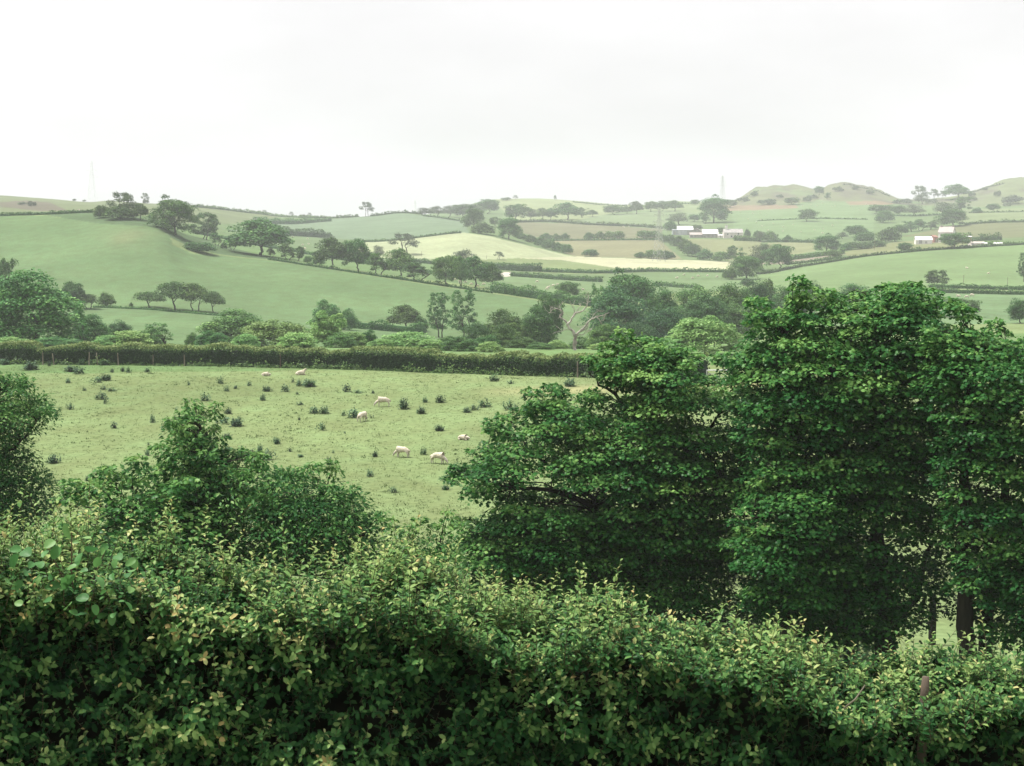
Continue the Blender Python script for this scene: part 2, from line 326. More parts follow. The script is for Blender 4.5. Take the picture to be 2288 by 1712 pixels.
# ------------------------------------------------------------------ the ground sheet with its fields
FIELDS = [   # photograph outline of each field, nearest distance, farthest distance, colour of its crop
    ([(-300, 700), (2600, 700), (2600, 900), (-300, 900)], 146, 262, (.150, .235, .095)),
    ([(-300, 300), (2600, 300), (2600, 640), (-300, 640)], 560, 4000, (.130, .190, .085)),
    ([(-300, 400), (620, 440), (620, 500), (470, 500), (-300, 482)], 600, 4000, (.150, .185, .095)),
    ([(60, 448), (110, 452), (150, 470), (90, 472), (0, 462), (0, 452)], 700, 4000, (.135, .125, .090)),
    ([(380, 500), (560, 520), (840, 560), (1130, 620), (1340, 640), (1340, 720), (400, 570)], 480, 700, (.135,.205,.090)),
    ([(-300, 470), (0, 482), (100, 482), (160, 490), (220, 500), (300, 504), (345, 506), (378, 525), (385, 546), (430, 568), (500, 572), (600, 581), (700, 596), (800, 612), (960, 637), (1100, 657), (1330, 690), (1500, 700), (1500, 830), (-300, 830)], 255, 600, (.130, .200, .092)),
    ([(100, 481), (210, 470), (345, 480), (430, 520), (480, 545), (600, 574), (640, 584), (600, 581), (500, 572), (430, 568), (385, 546), (378, 525), (345, 506), (300, 504), (220, 500), (160, 490)], 480, 600, (.095, .145, .072)),
    ([(-300, 685), (208, 688), (500, 707), (768, 730), (1020, 751), (1250, 758), (1250, 900), (-300, 900)], 255, 380, (.132, .204, .095)),
    ([(575, 540), (640, 524), (745, 531), (815, 568), (835, 592), (700, 569)], 640, 900, (.135, .195, .095)),
    ([(500, 515), (640, 497), (790, 486), (900, 476), (1035, 493), (1050, 521), (920, 532), (808, 538), (700, 530), (620, 520)], 800, 1300, (.150, .210, .130)),
    ([(780, 545), (815, 541), (920, 533), (1000, 523), (1035, 520), (1090, 527), (1165, 545), (1285, 574), (1160, 578), (1100, 581), (925, 579), (815, 575)], 660, 900, (.33, .37, .22)),
    ([(900, 580), (1100, 580), (1160, 577), (1250, 581), (1330, 590), (1420, 604), (1345, 614), (1200, 609), (1080, 594)], 640, 900, (.185, .235, .105)),
    ([(1160, 578), (1280, 573), (1400, 577), (1640, 585), (1640, 603), (1500, 603), (1400, 603), (1330, 592), (1250, 581)], 660, 900, (.42, .425, .275)),
    ([(1215, 537), (1300, 535), (1475, 536), (1500, 560), (1525, 580), (1400, 576), (1282, 573), (1240, 556)], 780, 1100, (.205, .205, .115)),
    ([(1157, 497), (1270, 499), (1340, 503), (1480, 512), (1475, 535), (1215, 535), (1150, 515)], 950, 1300, (.165, .170, .100)),
    ([(1100, 452), (1110, 444), (1200, 440), (1410, 456), (1400, 470), (1342, 482), (1270, 497), (1157, 494)], 1200, 1950, (.220, .265, .135)),
    ([(1270, 497), (1342, 481), (1480, 470), (1560, 470), (1600, 500), (1480, 509), (1340, 502)], 1150, 1700, (.165, .220, .115)),
    ([(1400, 470), (1500, 448), (1650, 446), (1650, 470), (1560, 475), (1480, 471)], 1400, 1950, (.185, .235, .120)),
    ([(1530, 535), (1640, 535), (1700, 540), (1700, 585), (1590, 580), (1540, 560)], 830, 1060, (.195, .215, .110)),
    ([(1635, 380), (2010, 380), (2010, 446), (1880, 450), (1640, 462)], 1500, 2100, (.150, .165, .090)),
    ([(1675, 425), (1700, 421), (1750, 420), (1815, 428), (1820, 436), (1770, 440), (1700, 432)], 1600, 2100, (.150, .195, .100)),
    ([(1635, 470), (1700, 468), (1830, 447), (1900, 452), (1950, 458), (1952, 530), (1800, 540), (1640, 535)], 950, 1700, (.150, .220, .105)),
    ([(1600, 459), (1780, 458), (1785, 466), (1700, 469), (1620, 472)], 1300, 1900, (.225, .175, .115)),
    ([(1888, 450), (1930, 449), (2000, 449), (1995, 457), (1900, 458)], 1300, 1900, (.230, .175, .115)),
    ([(2020, 380), (2400, 380), (2400, 465), (2060, 460)], 1500, 2100, (.155, .185, .095)),
    ([(2090, 470), (2400, 462), (2400, 496), (2140, 498)], 1150, 1600, (.175, .220, .110)),
    ([(1715, 543), (1820, 540), (1822, 562), (1755, 572), (1715, 562)], 780, 1060, (.205, .225, .120)),
    ([(2010, 530), (2110, 508), (2190, 498), (2400, 496), (2400, 540), (2160, 536), (2100, 525)], 880, 1200, (.150, .165, .085)),
    ([(1880, 565), (2000, 541), (2110, 533), (2165, 545), (2110, 555), (2030, 562), (1900, 575)], 700, 960, (.190, .210, .105)),
    ([(1630, 660), (1700, 614), (1850, 588), (1920, 575), (2060, 561), (2288, 546), (2500, 540), (2500, 648), (2100, 645)], 460, 740, (.160,.235,.105)),
    ([(1080, 640), (1130, 612), (1340, 630), (1460, 612), (1630, 608), (1700, 614), (1640, 650), (1500, 655), (1330, 690)], 410, 690, (.150,.220,.105)),
    ([(1700, 655), (2060, 652), (2600, 656), (2600, 800), (1500, 800), (1500, 690)], 300, 480, (.145, .220, .110)),
    ([(1118, 612), (1128, 608), (1142, 608), (1150, 616), (1128, 619)], 500, 800, (.50, .46, .40)),
    ([(1640, 592), (1760, 590), (1880, 572), (1890, 566), (1760, 582), (1700, 588)], 640, 960, (.24, .215, .165)),
]
def make_ground():
    XS = np.concatenate([np.linspace(-1.2, -.46, 24)[:-1], np.linspace(-.46, -.345, 24)[:-1], np.linspace(-.345, .345, 640), np.linspace(.345, .46, 24)[1:], np.linspace(.46, 1.2, 24)[1:]])
    Y = np.concatenate([np.linspace(-50, 29, 14), np.geomspace(32, 3300, 860)])
    gx, gy = np.meshgrid(XS, Y)
    x = gx * (np.abs(gy) * (gy > 0) + 60 * (gy < 30) * 1.0 + np.where(gy >= 30, 60 * np.exp(-(gy - 30) / 60), 0)); y = gy
    x = x.ravel(); y = y.ravel(); z = terrain(x, y)
    u, v = to_px(x, np.maximum(y, 5), z)
    col = np.tile(np.array([.124, .162, .072, 1.0]), (len(x), 1))
    wob = 2.2 * vnoise(x / 14, y / 14, 7); wv = 1.0 * vnoise(x / 20, y / 20, 8)
    for poly, y0, y1, c in FIELDS:
        k = np.nonzero((y > y0) & (y < y1))[0]
        ins = in_poly(u[k] + wob[k], v[k] + wv[k], poly)
        col[k[ins], :3] = np.array(c) * .63
    # rough pasture and bare rock breaking through on the two knolls and the right hand hill
    kn = (y > 1560) & (u > 1640) & (v < 462)
    nz = vnoise(x / 26, y / 60, 11) + .7 * vnoise(x / 9, y / 20, 12)
    s = np.clip((nz - .02) * 4, 0, 1) * kn
    col[:, :3] = col[:, :3] * (1 - s[:, None]) + np.array([.085, .085, .058]) * s[:, None]
    dry = np.exp(-(((u - 285) / 60) ** 2 + ((v - 530) / 22) ** 2)) * (vnoise(x / 7, y / 16, 15) + .5).clip(0, 1) * (y > 300) * (y < 560)
    col[:, :3] = col[:, :3] * (1 - .28 * dry[:, None]) + np.array([.20, .17, .10]) * .28 * dry[:, None]
    # worn grass near the field hedge on the right, a track through the gateway
    tr = np.exp(-((v - (872 - (u - 1250) * .03)) / 9) ** 2) * (u > 1050) * (y < 160) * (y > 90) * np.clip((u - 1050) / 150, 0, 1)
    col[:, :3] = col[:, :3] * (1 - .6 * tr[:, None]) + np.array([.26, .235, .125]) * .6 * tr[:, None]
    ny, nx = gx.shape
    i = np.arange(ny * nx).reshape(ny, nx)
    f = np.stack([i[:-1, :-1], i[:-1, 1:], i[1:, 1:], i[1:, :-1]], -1).reshape(-1, 4)
    m, t = new_mat('pasture'); L = t.links
    a = N(t, 'ShaderNodeAttribute', attribute_name='crop')
    ge = N(t, 'ShaderNodeNewGeometry')
    def nz_(scale, det=3, stretch=None):
        n = N(t, 'ShaderNodeTexNoise'); n.inputs['Scale'].default_value = scale; n.inputs['Detail'].default_value = det
        if stretch:
            mp = N(t, 'ShaderNodeMapping'); mp.inputs['Scale'].default_value = stretch; L.new(ge.outputs['Position'], mp.inputs[0]); L.new(mp.outputs[0], n.inputs['Vector'])
        else: L.new(ge.outputs['Position'], n.inputs['Vector'])
        return n
    n1 = nz_(.035, 3); n2 = nz_(.35, 4, (1, .7, 1)); n3 = nz_(2.6, 3)
    def mr(n, lo, hi):
        q = N(t, 'ShaderNodeMapRange'); q.inputs['From Min'].default_value = .3; q.inputs['From Max'].default_value = .7; q.inputs['To Min'].default_value = lo; q.inputs['To Max'].default_value = hi
        L.new(n.outputs['Fac'], q.inputs['Value']); return q
    a1, a2, a3 = mr(n1, .86, 1.13), mr(n2, .87, 1.11), mr(n3, .84, 1.16)
    m1 = N(t, 'ShaderNodeMath', operation='MULTIPLY'); m2 = N(t, 'ShaderNodeMath', operation='MULTIPLY')
    L.new(a1.outputs[0], m1.inputs[0]); L.new(a2.outputs[0], m1.inputs[1]); L.new(m1.outputs[0], m2.inputs[0]); L.new(a3.outputs[0], m2.inputs[1])
    h = N(t, 'ShaderNodeHueSaturation'); L.new(a.outputs['Color'], h.inputs['Color']); L.new(m2.outputs[0], h.inputs['Value'])
    hh = mr(n2, .488, .512); L.new(hh.outputs[0], h.inputs['Hue'])
    p = N(t, 'ShaderNodeBsdfDiffuse'); L.new(h.outputs[0], p.inputs['Color'])
    b = N(t, 'ShaderNodeBump'); b.inputs['Strength'].default_value = .15; b.inputs['Distance'].default_value = .12
    L.new(n3.outputs['Fac'], b.inputs['Height']); L.new(b.outputs[0], p.inputs['Normal'])
    o = N(t, 'ShaderNodeOutputMaterial'); L.new(p.outputs[0], o.inputs[0])
    tag(build('ground', np.stack([x, y, z], 1), f, m, attrs={'crop': col}, smooth=True), kind='structure')
make_ground()

# ------------------------------------------------------------------ foliage
QUAD = (np.array([(0, 0, 0), (-.5, .5, .10), (0, 1, 0), (.5, .5, .10)], float), np.array([(0, 3, 2, 1)]))
LOBED = (np.array([(0, 0, 0), (-.55, .30, -.06), (-.22, .45, .03), (-.42, .78, -.08), (0, 1.05, -.05), (.42, .78, -.08), (.22, .45, .03), (.55, .30, -.06), (0, .45, .05)], float),
         np.array([(0, 8, 2, 1), (8, 4, 3, 2), (0, 7, 6, 8), (8, 6, 5, 4)]))
OVATE = (np.array([(0, 0, 0), (0, .5, -.06), (0, 1, -.22), (-.24, .28, .06), (-.27, .72, .00), (.24, .28, .06), (.27, .72, .00)], float),
         np.array([(0, 1, 3), (3, 1, 4), (1, 2, 4), (0, 5, 1), (5, 6, 1), (1, 6, 2)]))
OVATE4 = (np.array([(0, 0, 0), (-.26, .45, .06), (0, 1, -.10), (.26, .45, .06)], float), np.array([(0, 3, 2), (0, 2, 1)]))
ROUND = (np.array([(0, 0, 0), (-.24, -.06, .05), (-.48, .26, .10), (-.40, .70, -.02), (0.03, 1.05, -.26), (.36, .72, .00), (.50, .30, .08), (.24, -.07, .07), (0, .42, -.04)], float),
         np.array([(8, 1, 0), (8, 2, 1), (8, 3, 2), (8, 4, 3), (8, 5, 4), (8, 6, 5), (8, 7, 6), (8, 0, 7)]))
def nrm(a): return a / np.maximum(np.linalg.norm(a, axis=-1, keepdims=True), 1e-9)
def leaves(tpl, o, d, n, s, w=1.0):
    """many leaves: template set at origins o, pointing along d, facing n, of length s"""
    tv, tf = tpl; d = nrm(d); x = nrm(np.cross(d, n)); z = np.cross(x, d)
    s = np.broadcast_to(np.asarray(s, float), (len(o),)); w = np.broadcast_to(np.asarray(w, float), (len(o),))
    v = o[:, None] + s[:, None, None] * (tv[None, :, 0, None] * w[:, None, None] * x[:, None] + tv[None, :, 1, None] * d[:, None] + tv[None, :, 2, None] * z[:, None])
    f = tf[None] + (np.arange(len(o)) * len(tv))[:, None, None]
    return v.reshape(-1, 3), f.reshape(-1, tf.shape[1])
def rand_dir(r, n): return nrm(r.normal(size=(n, 3)))

def crown_cloud(r, blobs, rad, per, leaf, flat=.8, up=.5):
    """leaf clumps: blobs (n,3) centres, rad (n,), per leaves in each"""
    nb = len(blobs); k = np.repeat(np.arange(nb), per)
    d = rand_dir(r, len(k)); d[:, 2] = np.where(d[:, 2] < -.35, -d[:, 2], d[:, 2])
    q = rad[k] * (.45 + .6 * r.random(len(k)) ** .6)
    p = blobs[k] + d * q[:, None] * np.array([1, 1, flat])
    n = nrm(d + np.array([0, 0, up]) + .55 * r.normal(size=d.shape))
    t = nrm(np.cross(n, r.normal(size=d.shape)))
    tint = np.clip(.42 + .16 * r.normal(size=nb)[k] + .17 * r.normal(size=len(k)), 0, 1)
    return p, t, n, leaf * (.7 + .6 * r.random(len(k))), tint
def limb_path(a, b, sag, r, n=5):
    a = np.array(a, float); b = np.array(b, float); t = np.linspace(0, 1, n)[:, None]
    p = a + (b - a) * t; L = np.linalg.norm(b - a)
    p[1:-1] += r.normal(size=(n - 2, 3)) * L * .05
    p[:, 2] += sag * L * (4 * t[:, 0] * (1 - t[:, 0]))
    return p

PROTO = {}
def make_proto(key, name, H, W, z0, nb, per, leaf, mat, shape='round', trunk=1, seed=1, clear=None, brad=.2, bark='bark_far', inner=.45):
    """a tree of nominal size: its crown and trunk meshes, shared later by every copy of it"""
    r = np.random.default_rng(seed); R = W / 2; CH = H - z0
    if shape == 'round': d = rand_dir(r, nb); d[:, 2] = np.where(d[:, 2] < -.72, -d[:, 2], d[:, 2])
    else: d = rand_dir(r, nb); d[:, 2] = np.abs(d[:, 2])
    q = inner + (1 - inner) * r.random(nb) ** .5
    rad = W * brad * (.7 + .6 * r.random(nb))
    if shape == 'round':
        c = np.stack([d[:, 0] * q * (R - rad * .7), d[:, 1] * q * (R - rad * .7), z0 + CH * .42 + d[:, 2] * q * (CH * .58 - rad * .6)], 1)
        c += r.normal(size=c.shape) * np.array([W * .05, W * .05, CH * .05])
    elif shape == 'dome':        # flat bottomed, wind clipped
        c = np.stack([d[:, 0] * q * (R - rad * .6), d[:, 1] * q * (R - rad * .6), z0 + rad * .5 + d[:, 2] * q * (CH - rad * 1.1)], 1)
        c[:, 0] += -.10 * W * (c[:, 2] - z0) / CH
    elif shape == 'tall':        # several upright lobes
        lob = r.normal(size=(5, 2)) * R * .42; k = r.integers(0, 5, nb); hh = r.random(nb)
        top = (.78 + .22 * r.random(5)); wd = np.sin(np.pi * np.clip(.15 + .8 * hh, 0, 1)) ** .7
        c = np.stack([lob[k, 0] * (1.1 - .3 * hh) + r.normal(size=nb) * R * .26 * wd, lob[k, 1] + r.normal(size=nb) * R * .26 * wd, z0 + rad * .6 + hh * top[k] * (CH - rad * 1.2)], 1)
    else:                        # bush: leafy to the ground
        c = np.stack([d[:, 0] * q * (R - rad * .7), d[:, 1] * q * (R - rad * .7), rad * .5 + d[:, 2] * q * (H - rad * 1.3)], 1)
    rad = rad * (1 if shape != 'tall' else .9)
    p, t, n, s, tint = crown_cloud(r, c, rad, per, leaf)
    p[:, 2] = np.maximum(p[:, 2], .05)
    v, f = leaves(QUAD, p, t, n, s, .9)
    crown = build_mesh('crown', v, f, M[mat], {'tint': np.repeat(tint, 4)})
    tk = None
    if trunk:
        mb = MB(); cl = clear if clear is not None else z0
        for j in range(trunk):
            bx = (j - (trunk - 1) / 2) * .09 * W + .02 * W * r.normal()
            b0 = np.array([bx, .03 * W * r.normal(), -.3]); top = np.array([bx * 1.6 + .05 * W * r.normal(), .05 * W * r.normal(), cl + .25 * (H - cl)])
            pts = limb_path(b0, top, 0, r, 6); r0 = H * .027 / trunk ** .4
            mb.tube(pts, np.linspace(r0, r0 * .55, 6), 6)
            for b in range(7 if trunk == 1 else 4):
                e = c[r.integers(0, nb)]
                st = pts[r.integers(3, 6)]
                mb.tube(limb_path(st, e, .05, r, 5), np.linspace(r0 * .45, r0 * .1, 5), 4)
        tk = mb.mesh('trunk', M[bark], True)
    Ha = np.percentile(v[:, 2], 99.6); Wa = np.percentile(v[:, 0], 99.3) - np.percentile(v[:, 0], .7)
    PROTO[key] = (name, Ha, Wa, crown, tk)
make_proto('oak', 'oak_tree', 11, 12, 1.7, 74, 80, .46, 'leaf_far', 'round', 1, 11, brad=.14)
make_proto('oak2', 'oak_tree', 11, 11, 1.9, 70, 80, .46, 'leaf_far', 'dome', 1, 12, brad=.14)
make_proto('oak3', 'oak_tree', 12, 9, 1.8, 66, 75, .44, 'leaf_far', 'tall', 2, 13, brad=.15)
make_proto('big', 'broad_tree', 14, 14, .8, 120, 85, .48, 'leaf_far', 'round', 1, 14, brad=.13)
make_proto('airy', 'airy_tree', 12, 12, 3.4, 34, 75, .42, 'leaf_scrub', 'dome', 2, 15, brad=.13, inner=.6)
make_proto('thorn', 'thorn_tree', 7, 8, 2.4, 40, 110, .30, 'leaf_far', 'dome', 1, 16)
make_proto('thorn2', 'thorn_tree', 7, 7, 2.2, 36, 110, .30, 'leaf_far', 'dome', 2, 17)
make_proto('ash', 'ash_tree', 14, 10, 2.5, 60, 80, .42, 'leaf_far', 'tall', 1, 18, brad=.12)
make_proto('slim', 'slim_tree', 9, 6, 1.8, 40, 60, .36, 'leaf_far', 'dome', 2, 19, brad=.15)
make_proto('bush', 'bush', 4, 5, 0, 34, 90, .30, 'leaf_far', 'bush', 0, 20)
make_proto('bush2', 'bush', 4, 6, 0, 38, 90, .30, 'leaf_far', 'bush', 0, 21)
make_proto('scrub', 'scrub_bush', 3, 5, 0, 26, 60, .32, 'leaf_scrub', 'bush', 0, 22, brad=.15)
make_proto('pale', 'pale_tree', 12, 12, 2.0, 44, 80, .46, 'leaf_scrub', 'round', 1, 23)
make_proto('mid', 'broad_tree', 10, 10, .6, 90, 170, .27, 'leaf_mid', 'round', 1, 31, brad=.15)
make_proto('mid2', 'broad_tree', 10, 9, .6, 85, 170, .27, 'leaf_mid', 'round', 1, 32, brad=.16)
make_proto('dark', 'dark_tree', 10, 10, .5, 95, 170, .25, 'leaf_dark', 'round', 1, 33, brad=.15)
make_proto('dark2', 'dark_tree', 10, 11, .5, 95, 170, .25, 'leaf_dark', 'bush', 1, 34, brad=.15)
make_proto('midash', 'ash_tree', 10, 9, .8, 110, 110, .30, 'leaf_bright', 'tall', 1, 35, brad=.10)
make_proto('midash2', 'ash_tree', 9, 11, .6, 120, 110, .30, 'leaf_bright', 'bush', 1, 36, brad=.11)
make_proto('midbush', 'bush', 4.5, 6, 0, 80, 110, .20, 'leaf_mid', 'bush', 0, 37, brad=.13)
make_proto('brightbush', 'bush', 4.5, 6, 0, 80, 110, .20, 'leaf_bright', 'bush', 0, 38, brad=.12)
make_proto('tallairy', 'airy_ash', 12, 9, 1.8, 80, 80, .30, 'leaf_mid', 'tall', 2, 39, brad=.10)
make_proto('thin', 'slender_tree', 8, 6, 1.2, 40, 60, .24, 'leaf_mid', 'tall', 3, 40, brad=.12)

make_proto('full', 'broad_tree', 10, 10, 0, 130, 150, .26, 'leaf_mid', 'bush', 1, 41, brad=.13, inner=.55)
def tree(kind, u, vb, vt, wpx, label, Y=None, cat=None, group=None, flip=None):
    name, H, W, crown, trunk = PROTO[kind]
    b = foot(u, Y) if Y else ground(u, vb, 150)
    Yd = b[1]
    _, zt = ray(u, vt); h = max(EYE + zt * Yd - b[2], .8)
    wm = wpx / FPX * Yd
    rs = random.Random(int(u * 7 + vt * 13))
    if kind in ('oak', 'oak2', 'oak3', 'slim', 'thorn', 'thorn2'): wm *= 1.22
    asym = kind in ('thorn', 'thorn2', 'oak2', 'airy', 'slim')
    rz = (0 if flip is None else math.pi * flip) + rs.uniform(-.3, .3) if asym else rs.uniform(0, 6.28)
    o = empty(name, b - np.array([0, 0, .1]), rz, label, cat or ('bush' if 'bush' in name else 'tree'), group)
    o.scale = (wm / W, wm / W, h / H)
    for nm, me in (('crown', crown), ('trunk', trunk)):
        if me is None: continue
        c = bpy.data.objects.new('foliage' if (nm == 'crown' and 'bush' in name) else nm, me); COL.objects.link(c); c.parent = o
    return o

def hedge(pts, h, wd, leaf, per_m, mat, label, name='hedgerow', seed=1, lump=.25, group=None, cat='hedge', root=None, young=.30, base=.30):
    """a hedge along ground points: a dark core with leaves all over its top and sides"""
    r = np.random.default_rng(seed); pts = np.asarray(pts, float)
    seg = np.linalg.norm(np.diff(pts[:, :2], axis=0), axis=1); S = np.concatenate([[0], np.cumsum(seg)]); L = S[-1]
    n = int(L * per_m); s = r.random(n) * L
    P = np.stack([np.interp(s, S, pts[:, i]) for i in range(2)], 1)
    T = np.stack([np.interp(s + .5, S, pts[:, i]) - np.interp(s - .5, S, pts[:, i]) for i in range(2)], 1); T = T / np.maximum(np.linalg.norm(T, axis=1, keepdims=True), 1e-6)
    Nn = np.stack([-T[:, 1], T[:, 0]], 1)
    hh = h * (1 + lump * 1.6 * (vnoise(s / (1.5 * h + .3), s * 0, seed)) + lump * .8 * vnoise(s / (.5 * h), s * 0 + 3, seed + 5))
    top = r.random(n) < .42
    a = np.where(top, r.uniform(-1, 1, n), np.where(r.random(n) < .5, -1, 1)); zz = np.where(top, 1.0, r.random(n) ** .8)
    off = a * wd / 2 * (1 - .12 * zz) * (.9 + .3 * r.random(n) + lump * vnoise(s / h, zz * 3, seed + 9))
    z = zz * hh * (.93 + .12 * r.random(n))
    xy = P + Nn * off[:, None]; g = terrain(xy[:, 0], xy[:, 1])
    o = np.column_stack([xy, g + z])
    nn = np.column_stack([Nn * np.where(top, .25 * a, a)[:, None], np.where(top, 1.0, .35)]) + .5 * r.normal(size=(n, 3))
    d = nrm(np.cross(nrm(nn), r.normal(size=(n, 3))))
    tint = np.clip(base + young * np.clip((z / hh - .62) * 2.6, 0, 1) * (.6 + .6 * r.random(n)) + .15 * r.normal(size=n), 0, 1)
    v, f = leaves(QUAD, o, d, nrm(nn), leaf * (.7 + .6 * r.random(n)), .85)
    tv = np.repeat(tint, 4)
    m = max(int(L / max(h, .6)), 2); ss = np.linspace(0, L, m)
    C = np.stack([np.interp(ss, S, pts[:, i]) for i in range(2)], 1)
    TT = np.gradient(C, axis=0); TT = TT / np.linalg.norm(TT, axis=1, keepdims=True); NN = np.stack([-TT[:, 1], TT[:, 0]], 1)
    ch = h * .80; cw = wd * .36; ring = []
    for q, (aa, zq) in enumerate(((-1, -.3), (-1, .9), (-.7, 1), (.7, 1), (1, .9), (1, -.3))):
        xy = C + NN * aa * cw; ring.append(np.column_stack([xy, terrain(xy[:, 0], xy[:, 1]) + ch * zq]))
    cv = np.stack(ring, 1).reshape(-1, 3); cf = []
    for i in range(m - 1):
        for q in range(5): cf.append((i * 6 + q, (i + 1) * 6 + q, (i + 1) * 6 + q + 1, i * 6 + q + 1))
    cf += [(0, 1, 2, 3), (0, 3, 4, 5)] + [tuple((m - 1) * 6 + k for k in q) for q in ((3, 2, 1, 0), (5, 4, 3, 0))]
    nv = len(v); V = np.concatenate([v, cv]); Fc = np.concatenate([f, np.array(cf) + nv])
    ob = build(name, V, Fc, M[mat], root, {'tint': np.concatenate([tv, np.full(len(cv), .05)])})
    if root is None: tag(ob, label, cat, group)
    return ob
def far_hedge(px, hpx, label, seed=1, dense=1.0, mat='leaf_far', lump=.35, ymin=150, wide=1.1, ymax=1900):
    P = []
    for (u0, v0), (u1, v1) in zip(px[:-1], px[1:]):
        k = max(int(abs(u1 - u0) / 14), 1)
        for j in range(k): P.append(ground(u0 + (u1 - u0) * j / k, v0 + (v1 - v0) * j / k, ymin, ymax))
    P.append(ground(*px[-1], ymin, ymax)); P = np.array(P)
    Ys = P[:, 1]; P[:, 1] = np.convolve(np.pad(Ys, 2, 'edge'), np.ones(5) / 5, 'valid')
    P[:, 0] *= P[:, 1] / Ys
    Y = P[:, 1].mean(); h = hpx / FPX * Y
    leaf = max(3.0 / FPX * Y, .16 * h)
    return hedge(P, h, max(wide * h, .8), leaf, dense * 6.5 * h / leaf ** 2, mat, label, seed=seed, lump=lump)
